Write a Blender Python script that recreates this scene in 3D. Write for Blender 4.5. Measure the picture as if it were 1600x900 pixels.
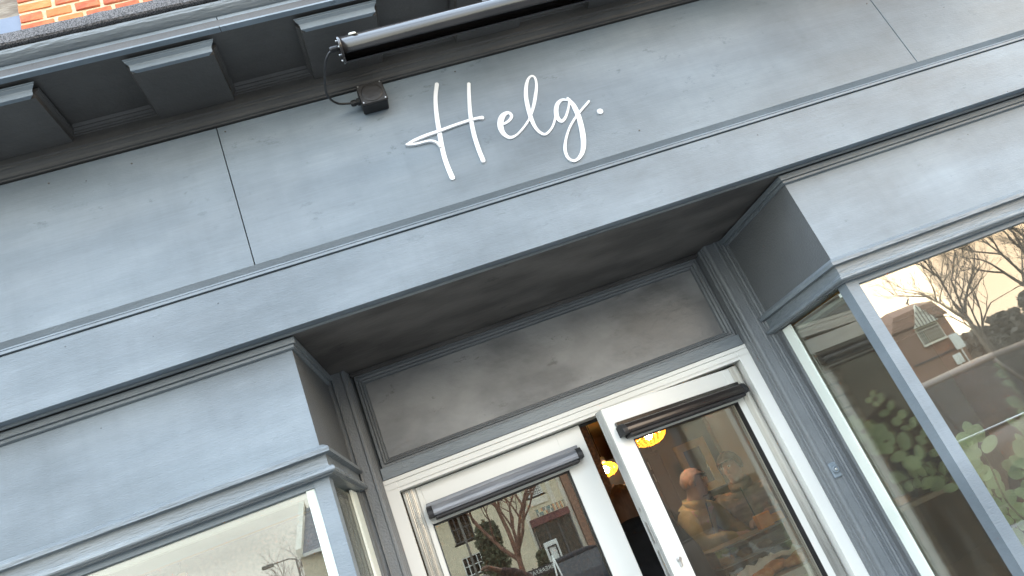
import bpy, bmesh, math, random
from mathutils import Vector, Matrix, noise
PI = math.pi
random.seed(7)
for o in list(bpy.data.objects): bpy.data.objects.remove(o)
scene = bpy.context.scene
COL = scene.collection
EYE = 1.6          # height of the camera; "z" of the shopfront is measured from here

# ------------------------------------------------------------ camera
cam_d = bpy.data.cameras.new('camera'); cam = bpy.data.objects.new('camera', cam_d); COL.objects.link(cam)
cam_d.sensor_width = 36.0; cam_d.lens = 1103.0/1600*36; cam_d.clip_start = 0.02; cam_d.clip_end = 3000
yaw, pit, rol = math.radians(12.36), math.radians(20.37), math.radians(-23.0)
cf = Vector((math.sin(yaw)*math.cos(pit), math.cos(yaw)*math.cos(pit), math.sin(pit)))
cr = Vector((math.cos(yaw), -math.sin(yaw), 0)); cu = cr.cross(cf)
r2 = math.cos(rol)*cr + math.sin(rol)*cu; u2 = -math.sin(rol)*cr + math.cos(rol)*cu
M = Matrix((r2, u2, -cf)).transposed().to_4x4(); M.translation = Vector((0, 0, EYE))
cam.matrix_world = M
scene.camera = cam

# ------------------------------------------------------------ sky, sun, exposure
SUN_DIR = Vector((1.07, -1.0, 0.30)).normalized()
SUN_EL = math.asin(SUN_DIR.z); SUN_AZ = math.atan2(SUN_DIR.x, SUN_DIR.y)
world = bpy.data.worlds.new("World"); scene.world = world; world.use_nodes = True
wn, wl = world.node_tree.nodes, world.node_tree.links
bg = wn['Background']; bg.inputs['Strength'].default_value = 0.12
sky = wn.new('ShaderNodeTexSky'); sky.sky_type = 'NISHITA'; sky.sun_disc = False
sky.sun_elevation = SUN_EL; sky.sun_rotation = SUN_AZ
sky.air_density = 1.0; sky.dust_density = 1.0; sky.ozone_density = 1.5
tc = wn.new('ShaderNodeTexCoord')
sep = wn.new('ShaderNodeSeparateXYZ'); wl.new(tc.outputs['Generated'], sep.inputs[0])
ramp = wn.new('ShaderNodeValToRGB'); wl.new(sep.outputs['Z'], ramp.inputs[0])
re = ramp.color_ramp.elements
re[0].position = 0.0; re[0].color = (0.70, 0.71, 0.63, 1)
re[1].position = 1.0; re[1].color = (1.30, 1.62, 2.02, 1)
e = re.new(0.22); e.color = (0.82, 0.86, 0.82, 1)
e = re.new(0.50); e.color = (1.00, 1.18, 1.40, 1)
mp = wn.new('ShaderNodeMapping'); mp.inputs['Scale'].default_value = (1.2, 1.2, 4.5)
wl.new(tc.outputs['Generated'], mp.inputs[0])
nz = wn.new('ShaderNodeTexNoise'); nz.inputs['Scale'].default_value = 1.7; nz.inputs['Detail'].default_value = 6
nz.inputs['Roughness'].default_value = 0.5; wl.new(mp.outputs[0], nz.inputs[0])
cr2 = wn.new('ShaderNodeMapRange'); cr2.inputs[1].default_value = 0.36; cr2.inputs[2].default_value = 0.64
cr2.inputs[3].default_value = 0.62; cr2.inputs[4].default_value = 1.13; wl.new(nz.outputs[0], cr2.inputs[0])
vm = wn.new('ShaderNodeVectorMath'); vm.operation = 'SCALE'; wl.new(ramp.outputs[0], vm.inputs[0]); wl.new(cr2.outputs[0], vm.inputs['Scale'])
# warm glow where the veiled sun sits
nrm = wn.new('ShaderNodeVectorMath'); nrm.operation = 'NORMALIZE'; wl.new(tc.outputs['Generated'], nrm.inputs[0])
dt = wn.new('ShaderNodeVectorMath'); dt.operation = 'DOT_PRODUCT'; wl.new(nrm.outputs[0], dt.inputs[0])
dt.inputs[1].default_value = SUN_DIR
g1 = wn.new('ShaderNodeMath'); g1.operation = 'MAXIMUM'; wl.new(dt.outputs['Value'], g1.inputs[0]); g1.inputs[1].default_value = 0.0
g2 = wn.new('ShaderNodeMath'); g2.operation = 'POWER'; wl.new(g1.outputs[0], g2.inputs[0]); g2.inputs[1].default_value = 6.0
gx_ = wn.new('ShaderNodeMix'); gx_.data_type = 'RGBA'; wl.new(g2.outputs[0], gx_.inputs['Factor']); wl.new(vm.outputs[0], gx_.inputs['A']); gx_.inputs['B'].default_value = (0.56, 0.42, 0.26, 1)
g3 = wn.new('ShaderNodeMath'); g3.operation = 'POWER'; wl.new(g1.outputs[0], g3.inputs[0]); g3.inputs[1].default_value = 60.0
ga = wn.new('ShaderNodeMix'); ga.data_type = 'RGBA'; wl.new(g3.outputs[0], ga.inputs['Factor']); wl.new(gx_.outputs['Result'], ga.inputs['A']); ga.inputs['B'].default_value = (0.78, 0.46, 0.13, 1)
cl = wn.new('ShaderNodeVectorMath'); cl.operation = 'SCALE'; cl.inputs['Scale'].default_value = 9.0; wl.new(ga.outputs['Result'], cl.inputs[0])
wm = wn.new('ShaderNodeMix'); wm.data_type = 'RGBA'; wm.inputs['Factor'].default_value = 0.97     # cloud cover over the clear sky
wl.new(sky.outputs[0], wm.inputs['A']); wl.new(cl.outputs[0], wm.inputs['B'])
wl.new(wm.outputs['Result'], bg.inputs['Color'])

sun_d = bpy.data.lights.new('sun', 'SUN'); sun = bpy.data.objects.new('sun', sun_d); COL.objects.link(sun)
sun_d.energy = 0.5; sun_d.angle = math.radians(55); sun_d.color = (1.0, 0.92, 0.82)
sun.rotation_euler = (-SUN_DIR).to_track_quat('-Z', 'Y').to_euler()
sun.location = (20, -20, 20)

scene.view_settings.view_transform = 'Standard'; scene.view_settings.look = 'None'
scene.view_settings.exposure = 2.1; scene.view_settings.gamma = 1.0
scene.render.resolution_x = 1024; scene.render.resolution_y = 576

# ------------------------------------------------------------ materials
def newmat(name):
    m = bpy.data.materials.new(name); m.use_nodes = True
    return m, m.node_tree.nodes, m.node_tree.links, m.node_tree.nodes['Principled BSDF']
def pm(name, c1, c2=None, scale=3.0, rough=0.5, bump=0.0, bscale=60.0, stretch=(1, 1, 1), metal=0.0, spec=0.5,
       lo=0.4, hi=0.62, rvar=0.0, scuff=None, streak=0.0, coat=0.0, objrand=0.0, detail=5, blot=0.0, spots=None, drip=0.0):
    m, n, l, b = newmat(name)
    c2 = c2 or c1
    tcn = n.new('ShaderNodeTexCoord'); mpn = n.new('ShaderNodeMapping'); mpn.inputs['Scale'].default_value = stretch
    l.new(tcn.outputs['Object'], mpn.inputs[0])
    nn = n.new('ShaderNodeTexNoise'); nn.inputs['Scale'].default_value = scale; nn.inputs['Detail'].default_value = detail
    l.new(mpn.outputs[0], nn.inputs[0])
    rg = n.new('ShaderNodeMapRange'); rg.inputs[1].default_value = lo; rg.inputs[2].default_value = hi; l.new(nn.outputs[0], rg.inputs[0])
    mx = n.new('ShaderNodeMix'); mx.data_type = 'RGBA'
    mx.inputs['A'].default_value = (*c1, 1); mx.inputs['B'].default_value = (*c2, 1); l.new(rg.outputs[0], mx.inputs['Factor'])
    col = mx.outputs['Result']
    if streak:
        m2 = n.new('ShaderNodeMapping'); m2.inputs['Scale'].default_value = (0.9, 6, 26); l.new(tcn.outputs['Object'], m2.inputs[0])
        n2 = n.new('ShaderNodeTexNoise'); n2.inputs['Scale'].default_value = 6; n2.inputs['Detail'].default_value = 7; n2.inputs['Roughness'].default_value = 0.7
        l.new(m2.outputs[0], n2.inputs[0])
        r2_ = n.new('ShaderNodeMapRange'); r2_.inputs[1].default_value = 0.3; r2_.inputs[2].default_value = 0.7
        r2_.inputs[3].default_value = 1 - streak; r2_.inputs[4].default_value = 1 + streak; l.new(n2.outputs[0], r2_.inputs[0])
        v2 = n.new('ShaderNodeVectorMath'); v2.operation = 'SCALE'; l.new(col, v2.inputs[0]); l.new(r2_.outputs[0], v2.inputs['Scale']); col = v2.outputs[0]
    if blot:
        nb1 = n.new('ShaderNodeTexNoise'); nb1.inputs['Scale'].default_value = 0.85; nb1.inputs['Detail'].default_value = 7; nb1.inputs['Roughness'].default_value = 0.62
        m5 = n.new('ShaderNodeMapping'); m5.inputs['Scale'].default_value = (1, 1, 1.5); m5.inputs['Location'].default_value = (7.3, 2.2, 5.1); l.new(tcn.outputs['Object'], m5.inputs[0]); l.new(m5.outputs[0], nb1.inputs[0])
        rb = n.new('ShaderNodeMapRange'); rb.inputs[1].default_value = 0.30; rb.inputs[2].default_value = 0.70; rb.inputs[3].default_value = 1-blot; rb.inputs[4].default_value = 1+blot; l.new(nb1.outputs[0], rb.inputs[0])
        vb = n.new('ShaderNodeVectorMath'); vb.operation = 'SCALE'; l.new(col, vb.inputs[0]); l.new(rb.outputs[0], vb.inputs['Scale']); col = vb.outputs[0]
    if drip:
        m6 = n.new('ShaderNodeMapping'); m6.inputs['Scale'].default_value = (16, 4, 0.8); l.new(tcn.outputs['Object'], m6.inputs[0])
        n6 = n.new('ShaderNodeTexNoise'); n6.inputs['Scale'].default_value = 1.6; n6.inputs['Detail'].default_value = 5; l.new(m6.outputs[0], n6.inputs[0])
        r6 = n.new('ShaderNodeMapRange'); r6.inputs[1].default_value = 0.45; r6.inputs[2].default_value = 0.72; r6.inputs[3].default_value = 1+drip*0.3; r6.inputs[4].default_value = 1-drip*1.5; l.new(n6.outputs[0], r6.inputs[0])
        v6 = n.new('ShaderNodeVectorMath'); v6.operation = 'SCALE'; l.new(col, v6.inputs[0]); l.new(r6.outputs[0], v6.inputs['Scale']); col = v6.outputs[0]
    if spots:
        vo = n.new('ShaderNodeTexVoronoi'); vo.inputs['Scale'].default_value = 9.0; vo.inputs['Randomness'].default_value = 1.0; l.new(tcn.outputs['Object'], vo.inputs['Vector'])
        sr = n.new('ShaderNodeMapRange'); sr.inputs[1].default_value = 0.018; sr.inputs[2].default_value = 0.034; sr.inputs[3].default_value = 1.0; sr.inputs[4].default_value = 0.0; l.new(vo.outputs['Distance'], sr.inputs[0])
        sv_ = n.new('ShaderNodeSeparateColor'); l.new(vo.outputs['Color'], sv_.inputs[0]); gt = n.new('ShaderNodeMath'); gt.operation = 'GREATER_THAN'; gt.inputs[1].default_value = 0.62; l.new(sv_.outputs[0], gt.inputs[0])
        mu = n.new('ShaderNodeMath'); mu.operation = 'MULTIPLY'; l.new(sr.outputs[0], mu.inputs[0]); l.new(gt.outputs[0], mu.inputs[1])
        xs_ = n.new('ShaderNodeMix'); xs_.data_type = 'RGBA'; l.new(mu.outputs[0], xs_.inputs['Factor']); l.new(col, xs_.inputs['A']); xs_.inputs['B'].default_value = (*spots, 1); col = xs_.outputs['Result']
    if scuff:
        sc, thr, sz = scuff
        n3 = n.new('ShaderNodeTexNoise'); n3.inputs['Scale'].default_value = sz; n3.inputs['Detail'].default_value = 8; n3.inputs['Roughness'].default_value = 0.75
        m3 = n.new('ShaderNodeMapping'); m3.inputs['Scale'].default_value = (1, 1, 1.8); m3.inputs['Location'].default_value = (3.1, 1.7, 0.4)
        l.new(tcn.outputs['Object'], m3.inputs[0]); l.new(m3.outputs[0], n3.inputs[0])
        r3 = n.new('ShaderNodeMapRange'); r3.inputs[1].default_value = thr; r3.inputs[2].default_value = thr+0.07; l.new(n3.outputs[0], r3.inputs[0])
        x3 = n.new('ShaderNodeMix'); x3.data_type = 'RGBA'; l.new(r3.outputs[0], x3.inputs['Factor']); l.new(col, x3.inputs['A']); x3.inputs['B'].default_value = (*sc, 1)
        col = x3.outputs['Result']
    if objrand:
        oi = n.new('ShaderNodeObjectInfo'); r4 = n.new('ShaderNodeMapRange'); r4.inputs[3].default_value = 1-objrand; r4.inputs[4].default_value = 1+objrand
        l.new(oi.outputs['Random'], r4.inputs[0]); v4 = n.new('ShaderNodeVectorMath'); v4.operation = 'SCALE'
        l.new(col, v4.inputs[0]); l.new(r4.outputs[0], v4.inputs['Scale']); col = v4.outputs[0]
    l.new(col, b.inputs['Base Color'])
    b.inputs['Roughness'].default_value = rough; b.inputs['Metallic'].default_value = metal
    b.inputs['Specular IOR Level'].default_value = spec
    if coat: b.inputs['Coat Weight'].default_value = coat; b.inputs['Coat Roughness'].default_value = 0.15
    if rvar:
        rr = n.new('ShaderNodeMapRange'); rr.inputs[1].default_value = 0.3; rr.inputs[2].default_value = 0.7
        rr.inputs[3].default_value = max(0.02, rough-rvar); rr.inputs[4].default_value = rough+rvar
        l.new(nn.outputs[0], rr.inputs[0]); l.new(rr.outputs[0], b.inputs['Roughness'])
    if bump:
        nb = n.new('ShaderNodeTexNoise'); nb.inputs['Scale'].default_value = bscale; nb.inputs['Detail'].default_value = 4
        l.new(mpn.outputs[0], nb.inputs[0])
        bp = n.new('ShaderNodeBump'); bp.inputs['Strength'].default_value = bump; bp.inputs['Distance'].default_value = 0.004
        l.new(nb.outputs[0], bp.inputs['Height']); l.new(bp.outputs[0], b.inputs['Normal'])
    return m
def emit(name, col, strength):
    m, n, l, b = newmat(name)
    b.inputs['Base Color'].default_value = (*col, 1); b.inputs['Emission Color'].default_value = (*col, 1); b.inputs['Emission Strength'].default_value = strength
    return m
def glass(name, gain=2.2, base=0.06, tint=(0.93, 0.95, 0.93), dust_veil=0.0):
    m, n, l, b = newmat(name); n.remove(b)
    out = n['Material Output']
    fr = n.new('ShaderNodeFresnel'); fr.inputs['IOR'].default_value = 1.5
    ma = n.new('ShaderNodeMath'); ma.operation = 'MULTIPLY_ADD'; ma.inputs[1].default_value = gain; ma.inputs[2].default_value = base; ma.use_clamp = True
    l.new(fr.outputs[0], ma.inputs[0])
    tr = n.new('ShaderNodeBsdfTransparent'); tr.inputs[0].default_value = (*tint, 1)
    gl = n.new('ShaderNodeBsdfGlossy'); gl.inputs['Roughness'].default_value = 0.0; gl.inputs['Color'].default_value = (1, 0.99, 0.96, 1)
    tcn = n.new('ShaderNodeTexCoord'); nn = n.new('ShaderNodeTexNoise'); nn.inputs['Scale'].default_value = 2.2; nn.inputs['Detail'].default_value = 1
    l.new(tcn.outputs['Object'], nn.inputs[0])
    bp = n.new('ShaderNodeBump'); bp.inputs['Strength'].default_value = 0.05; bp.inputs['Distance'].default_value = 0.01
    l.new(nn.outputs[0], bp.inputs['Height']); l.new(bp.outputs[0], gl.inputs['Normal'])
    mx = n.new('ShaderNodeMixShader'); l.new(ma.outputs[0], mx.inputs[0]); l.new(tr.outputs[0], mx.inputs[1]); l.new(gl.outputs[0], mx.inputs[2])
    if dust_veil:        # dusty film added for a hazy veil over the glass, denser in patches
        df = n.new('ShaderNodeBsdfDiffuse'); df.inputs['Color'].default_value = (0.50, 0.46, 0.40, 1)
        n3 = n.new('ShaderNodeTexNoise'); n3.inputs['Scale'].default_value = 3.5; n3.inputs['Detail'].default_value = 8; n3.inputs['Roughness'].default_value = 0.7; l.new(tcn.outputs['Object'], n3.inputs[0])
        mr = n.new('ShaderNodeMapRange'); mr.inputs[1].default_value = 0.3; mr.inputs[2].default_value = 0.7; mr.inputs[3].default_value = dust_veil*0.55; mr.inputs[4].default_value = dust_veil*1.35; l.new(n3.outputs[0], mr.inputs[0])
        m2 = n.new('ShaderNodeMixShader'); l.new(mr.outputs[0], m2.inputs[0]); l.new(mx.outputs[0], m2.inputs[1]); l.new(df.outputs[0], m2.inputs[2]); mx = m2
    l.new(mx.outputs[0], out.inputs['Surface'])
    return m
def amber_glass(name):
    m, n, l, b = newmat(name)
    b.inputs['Base Color'].default_value = (0.8, 0.30, 0.02, 1); b.inputs['Roughness'].default_value = 0.15
    b.inputs['Emission Color'].default_value = (1.0, 0.50, 0.03, 1); b.inputs['Emission Strength'].default_value = 0.13
    tr = n.new('ShaderNodeBsdfTransparent'); tr.inputs[0].default_value = (1.0, 0.92, 0.74, 1)
    tcn = n.new('ShaderNodeTexCoord'); sp = n.new('ShaderNodeSeparateXYZ'); l.new(tcn.outputs['Object'], sp.inputs[0])
    at = n.new('ShaderNodeMath'); at.operation = 'ARCTAN2'; l.new(sp.outputs['Y'], at.inputs[0]); l.new(sp.outputs['X'], at.inputs[1])
    ml_ = n.new('ShaderNodeMath'); ml_.operation = 'MULTIPLY'; ml_.inputs[1].default_value = 20.0; l.new(at.outputs[0], ml_.inputs[0])
    sn = n.new('ShaderNodeMath'); sn.operation = 'SINE'; l.new(ml_.outputs[0], sn.inputs[0])
    mr = n.new('ShaderNodeMapRange'); mr.inputs[1].default_value = -1; mr.inputs[3].default_value = 0.35; mr.inputs[4].default_value = 0.80; l.new(sn.outputs[0], mr.inputs[0])
    mx = n.new('ShaderNodeMixShader'); l.new(mr.outputs[0], mx.inputs[0]); l.new(b.outputs[0], mx.inputs[1]); l.new(tr.outputs[0], mx.inputs[2]); l.new(mx.outputs[0], n['Material Output'].inputs['Surface'])
    return m
SL = (0.172, 0.209, 0.240); SL2 = (0.210, 0.250, 0.284)
MT = {
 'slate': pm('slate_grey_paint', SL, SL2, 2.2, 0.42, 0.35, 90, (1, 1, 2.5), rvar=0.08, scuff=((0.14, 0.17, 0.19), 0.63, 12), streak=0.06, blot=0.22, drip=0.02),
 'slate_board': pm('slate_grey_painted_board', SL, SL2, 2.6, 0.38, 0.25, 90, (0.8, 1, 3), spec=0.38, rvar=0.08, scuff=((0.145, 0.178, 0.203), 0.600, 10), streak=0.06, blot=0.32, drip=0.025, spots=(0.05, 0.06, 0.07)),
 'slate_rough': pm('slate_grey_brushed_thick_paint', (0.155, 0.180, 0.198), (0.215, 0.242, 0.258), 4, 0.36, 0.9, 50, (0.4, 1, 3), rvar=0.1, streak=0.12),
 'stipple': pm('stippled_grey_shaded_return_paint', (0.118, 0.127, 0.133), (0.135, 0.144, 0.150), 3, 0.45, 1.0, 140),  # same paint as the pilasters, darker copy for the shaded returns
 'stipple_p': pm('stippled_grey_pilaster_paint', (0.155, 0.168, 0.178), (0.185, 0.198, 0.208), 3, 0.42, 0.8, 120, blot=0.12, scuff=((0.24, 0.25, 0.25), 0.66, 16)),
 'soffit': pm('shaded_sooty_soffit_paint', (0.066, 0.063, 0.060), (0.125, 0.119, 0.112), 3.2, 0.5, 0.3, 30, (1, 2.2, 1), scuff=((0.045, 0.043, 0.042), 0.60, 3.0)),  # shopfront paint darkened for the recess shade, with sooty blotches
 'cornice': pm('charcoal_cornice_shade_paint', (0.064, 0.061, 0.058), (0.086, 0.083, 0.079), 3, 0.42, 0.5, 60, streak=0.08, scuff=((0.10, 0.10, 0.10), 0.70, 14)),  # shopfront paint darkened for shade under the cornice; also plain dark trim
 'panelgrey': pm('weathered_transom_paint', (0.15, 0.152, 0.153), (0.30, 0.302, 0.30), 2.6, 0.40, 0.6, 26, (1, 1, 1.6), rvar=0.12, lo=0.38, hi=0.6, scuff=((0.15, 0.15, 0.147), 0.60, 7)),
 'felt': pm('mineral_roofing_felt', (0.05, 0.05, 0.052), (0.19, 0.185, 0.19), 230, 0.95, 1.0, 300, lo=0.40, hi=0.60),
 'white': pm('white_door_frame_plastic', (0.72, 0.72, 0.68), (0.78, 0.78, 0.74), 1.2, 0.35, 0.12, 20),
 'lining': pm('pale_inner_window_lining', (0.76, 0.82, 0.75), (0.84, 0.88, 0.81), 5, 0.5, 0.2, 30),
 'vinyl': pm('white_letter_vinyl', (0.88, 0.89, 0.90), (0.92, 0.92, 0.92), 8, 0.4),
 'black': pm('black_plastic', (0.010, 0.010, 0.011), (0.016, 0.016, 0.018), 12, 0.55, 0.1, 90),
 'blackgloss': pm('black_gloss_powder_coat', (0.016, 0.013, 0.012), (0.024, 0.019, 0.017), 9, 0.15, 0.05, 90, spec=0.7, coat=0.12),
 'steel': pm('brushed_steel', (0.5, 0.5, 0.5), (0.62, 0.62, 0.6), 20, 0.3, 0.1, 80, metal=0.9),
 'alu': pm('ribbed_aluminium_guard', (0.42, 0.42, 0.40), (0.62, 0.62, 0.59), 6, 0.30, 0.1, 60, (1, 1, 0.2), metal=0.85),
 'barface': pm('bar_front_grey_blue', (0.16, 0.17, 0.19), (0.25, 0.26, 0.28), 30, 0.38, 0.3, 120, (0.2, 1, 3), metal=0.3),
 'barbronze': pm('bar_front_bronze', (0.022, 0.018, 0.017), (0.034, 0.026, 0.023), 14, 0.25, 0.1, 90, (0.3, 1, 2), metal=0.3, spec=0.8),
 'edge': pm('worn_grey_door_edge', (0.36, 0.36, 0.34), (0.50, 0.50, 0.47), 14, 0.4, 0.4, 60, (1, 1, 0.4)),
 'brick': pm('orange_red_brick', (0.46, 0.10, 0.045), (0.62, 0.19, 0.075), 16, 0.85, 1.0, 60, objrand=0.22, scuff=((0.30, 0.07, 0.04), 0.64, 30)),
 'brick_b': pm('burnt_orange_brick', (0.66, 0.20, 0.06), (0.74, 0.27, 0.09), 16, 0.85, 1.0, 60, objrand=0.15),
 'mortar': pm('cream_lime_mortar', (0.62, 0.47, 0.28), (0.74, 0.60, 0.40), 30, 0.95, 1.0, 120),
 'sill': pm('blue_grey_upper_sill', (0.13, 0.17, 0.24), (0.16, 0.20, 0.28), 10, 0.5, 0.2, 60),
 'oldwood': pm('weathered_brown_sash_wood', (0.20, 0.16, 0.12), (0.34, 0.30, 0.24), 10, 0.8, 0.8, 50, (1, 1, 4)),
 'moss': pm('green_moss', (0.10, 0.16, 0.03), (0.22, 0.26, 0.06), 40, 0.95, 1.0, 80),
 'glass': glass('window_glass', 1.7, 0.085, dust_veil=0.06), 'glass_ajar': glass('ajar_door_glass', 0.7, 0.005, (0.95, 0.95, 0.92), dust_veil=0.03), 'glass_side': glass('side_window_glass', 0.8, 0.0, dust_veil=0.03), 'glass_door': glass('door_glass', 2.6, 0.06, (0.88, 0.88, 0.84), dust_veil=0.02), 'glass_far': glass('far_window_glass', 0.8, 0.02, (0.25, 0.25, 0.27)),
 'asphalt': pm('asphalt', (0.045, 0.045, 0.047), (0.07, 0.07, 0.07), 8, 0.85, 0.7, 120),
 'paving': pm('stone_paving', (0.11, 0.107, 0.10), (0.135, 0.13, 0.122), 3, 0.85, 0.5, 40),
 'kerb': pm('granite_kerb', (0.16, 0.16, 0.16), (0.22, 0.22, 0.21), 12, 0.8, 0.4, 80),
 'grass': pm('rough_grass', (0.05, 0.07, 0.03), (0.09, 0.11, 0.05), 2, 0.95, 0.6, 30),
 'cream': pm('cream_render', (0.62, 0.54, 0.36), (0.70, 0.62, 0.43), 0.6, 0.85, 0.3, 20),
 'creamtrim': pm('cream_stone_trim', (0.70, 0.65, 0.50), (0.76, 0.72, 0.58), 1, 0.8, 0.2, 20),
 'slates': pm('grey_roof_slates', (0.10, 0.10, 0.105), (0.17, 0.17, 0.17), 2, 0.7, 0.5, 12, (1, 1, 4)),
 'farbrick': pm('brown_red_far_brick', (0.20, 0.105, 0.065), (0.31, 0.18, 0.115), 9, 0.9, 0.8, 12, (1, 1, 3), lo=0.35, hi=0.65),
 'tiles': pm('brown_roof_tiles', (0.12, 0.07, 0.05), (0.18, 0.11, 0.08), 3, 0.9, 0.6, 10, (1, 1, 4)),
 'bark': pm('grey_brown_bark', (0.07, 0.05, 0.035), (0.14, 0.10, 0.07), 6, 0.95, 1.0, 16, (1, 1, 0.3)),
 'redbark': pm('red_brown_bark', (0.12, 0.055, 0.035), (0.20, 0.10, 0.06), 6, 0.95, 1.0, 16, (1, 1, 0.3)),
 'conifer': pm('dark_evergreen_leaf', (0.06, 0.075, 0.035), (0.12, 0.13, 0.06), 3, 0.8),
 'eucalyptus': pm('pale_eucalyptus_leaf', (0.58, 0.74, 0.38), (0.80, 0.88, 0.64), 14, 0.55, 0.1, 30, objrand=0.25),
 'stem': pm('green_brown_stem', (0.18, 0.16, 0.07), (0.26, 0.24, 0.12), 20, 0.7),
 'pot': pm('white_ceramic', (0.78, 0.78, 0.72), (0.82, 0.82, 0.78), 4, 0.3),
 'carblue': pm('dark_blue_car_paint', (0.009, 0.011, 0.015), (0.013, 0.015, 0.02), 3, 0.6, spec=0.08),
 'cargrey': pm('brown_grey_car_paint', (0.15, 0.11, 0.08), (0.18, 0.135, 0.10), 3, 0.45, spec=0.4),
 'tyre': pm('tyre_rubber', (0.015, 0.015, 0.015), (0.025, 0.025, 0.025), 20, 0.85),
 'darkwall': pm('dark_brown_interior_brick', (0.045, 0.025, 0.018), (0.11, 0.06, 0.04), 38, 0.9, 1.0, 60, lo=0.45, hi=0.62),
 'greywall': pm('grey_interior_wall', (0.20, 0.20, 0.175), (0.24, 0.235, 0.205), 1.2, 0.8),
 'tanwall': pm('tan_interior_wall', (0.52, 0.34, 0.19), (0.60, 0.40, 0.23), 1.0, 0.8, 0.3, 8),
 'amberceil': pm('honey_painted_ceiling', (0.84, 0.52, 0.18), (0.90, 0.58, 0.22), 1.0, 0.7),
 'bayceil': pm('amber_brown_bay_ceiling', (0.42, 0.24, 0.07), (0.52, 0.31, 0.10), 1.5, 0.7), 'bayceil_l': pm('grey_green_bay_ceiling', (0.46, 0.49, 0.43), (0.54, 0.57, 0.51), 1.5, 0.7),
 'darkint': pm('dark_interior_paint', (0.045, 0.036, 0.034), (0.065, 0.052, 0.048), 1.5, 0.7),
 'floor': pm('worn_floor_boards', (0.16, 0.10, 0.06), (0.26, 0.17, 0.10), 4, 0.6, 0.4, 20, (8, 1, 1)),
 'dresser': pm('limed_wood_dresser', (0.36, 0.27, 0.19), (0.46, 0.36, 0.26), 5, 0.55, 0.3, 30, (1, 1, 4)),
 'dresserdark': pm('brown_dresser_back', (0.13, 0.085, 0.045), (0.20, 0.13, 0.07), 3, 0.6, 0.2, 10),
 'ink': pm('dark_ink', (0.03, 0.025, 0.02), (0.04, 0.03, 0.025), 10, 0.7),
 'yellowframe': pm('pale_yellow_frame', (0.62, 0.46, 0.18), (0.72, 0.56, 0.26), 3, 0.6),
 'amber': amber_glass('glowing_amber_glass'), 'bulb': emit('lit_bulb', (1.0, 0.92, 0.80), 70.0),
 'skin': pm('skin', (0.50, 0.32, 0.26), (0.58, 0.39, 0.32), 10, 0.5, 0.1, 60), 'skin_d': pm('brown_skin', (0.24, 0.115, 0.065), (0.30, 0.15, 0.085), 10, 0.5, 0.1, 60),
 'khaki': pm('khaki_jacket_cloth', (0.34, 0.29, 0.14), (0.44, 0.38, 0.20), 9, 0.85, 1.0, 18),
 'puffer': pm('pink_brown_puffer_cloth', (0.26, 0.20, 0.185), (0.36, 0.285, 0.26), 9, 0.45, 1.0, 22, (1, 1, 3)),
 'navy': pm('navy_coat_cloth', (0.015, 0.018, 0.026), (0.025, 0.03, 0.042), 9, 0.9, 0.8, 30), 'striped': pm('grey_striped_knit', (0.06, 0.06, 0.055), (0.22, 0.21, 0.18), 12, 0.9, 0.5, 30, (0.4, 0.4, 4), lo=0.47, hi=0.53),
 'maroon': pm('dark_maroon_cloth', (0.045, 0.018, 0.018), (0.065, 0.025, 0.025), 9, 0.9, 0.6, 30),
 'hair': pm('dark_brown_hair', (0.035, 0.02, 0.012), (0.08, 0.045, 0.025), 30, 0.5, 1.0, 60, (1, 1, 0.3)), 'hair_br': pm('warm_brown_hair', (0.12, 0.055, 0.03), (0.20, 0.10, 0.06), 30, 0.5, 1.0, 60, (1, 1, 0.3)),
 'hair_gr': pm('cropped_grey_hair', (0.30, 0.22, 0.19), (0.40, 0.29, 0.25), 30, 0.8),
 'counter': pm('grey_stone_counter', (0.22, 0.22, 0.20), (0.30, 0.30, 0.27), 4, 0.4), 'counterwood': pm('pale_wood_counter', (0.46, 0.36, 0.24), (0.55, 0.44, 0.31), 4, 0.5, 0.3, 20, (6, 1, 1)),
 'pastry': pm('baked_crust', (0.50, 0.22, 0.07), (0.68, 0.38, 0.15), 20, 0.7, 1.0, 50), 'orange': pm('orange_card', (0.75, 0.28, 0.03), (0.85, 0.38, 0.05), 10, 0.6),
 'teal': pm('teal_cloth', (0.10, 0.26, 0.26), None, 3, 0.8), 'signwhite': pm('white_sign_board', (0.72, 0.72, 0.64), (0.78, 0.78, 0.70), 4, 0.6), 'redawn': pm('dark_red_fascia', (0.12, 0.04, 0.035), (0.17, 0.06, 0.05), 3, 0.7),
 'hazewood': pm('haze_lightened_thicket', (0.19, 0.165, 0.12), (0.26, 0.23, 0.17), 3, 0.9), 'hazebark': pm('haze_lightened_bark', (0.15, 0.115, 0.08), (0.20, 0.155, 0.11), 6, 0.95), 'crow': pm('black_feathers', (0.02, 0.02, 0.02), None, 5, 0.6), 'stone': pm('concrete_lamp_post', (0.10, 0.09, 0.07), (0.14, 0.13, 0.1), 6, 0.8),  # far thicket and its bark are lightened in colour to suggest haze
}

def leafy_glow():       # thin leaves let light through
    m = MT['eucalyptus']; n, l = m.node_tree.nodes, m.node_tree.links; b = n['Principled BSDF']
    tr = n.new('ShaderNodeBsdfTranslucent'); tr.inputs['Color'].default_value = (0.55, 0.78, 0.30, 1)
    mx = n.new('ShaderNodeMixShader'); mx.inputs[0].default_value = 0.35; l.new(b.outputs[0], mx.inputs[1]); l.new(tr.outputs[0], mx.inputs[2]); l.new(mx.outputs[0], n['Material Output'].inputs['Surface'])
leafy_glow()

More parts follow.
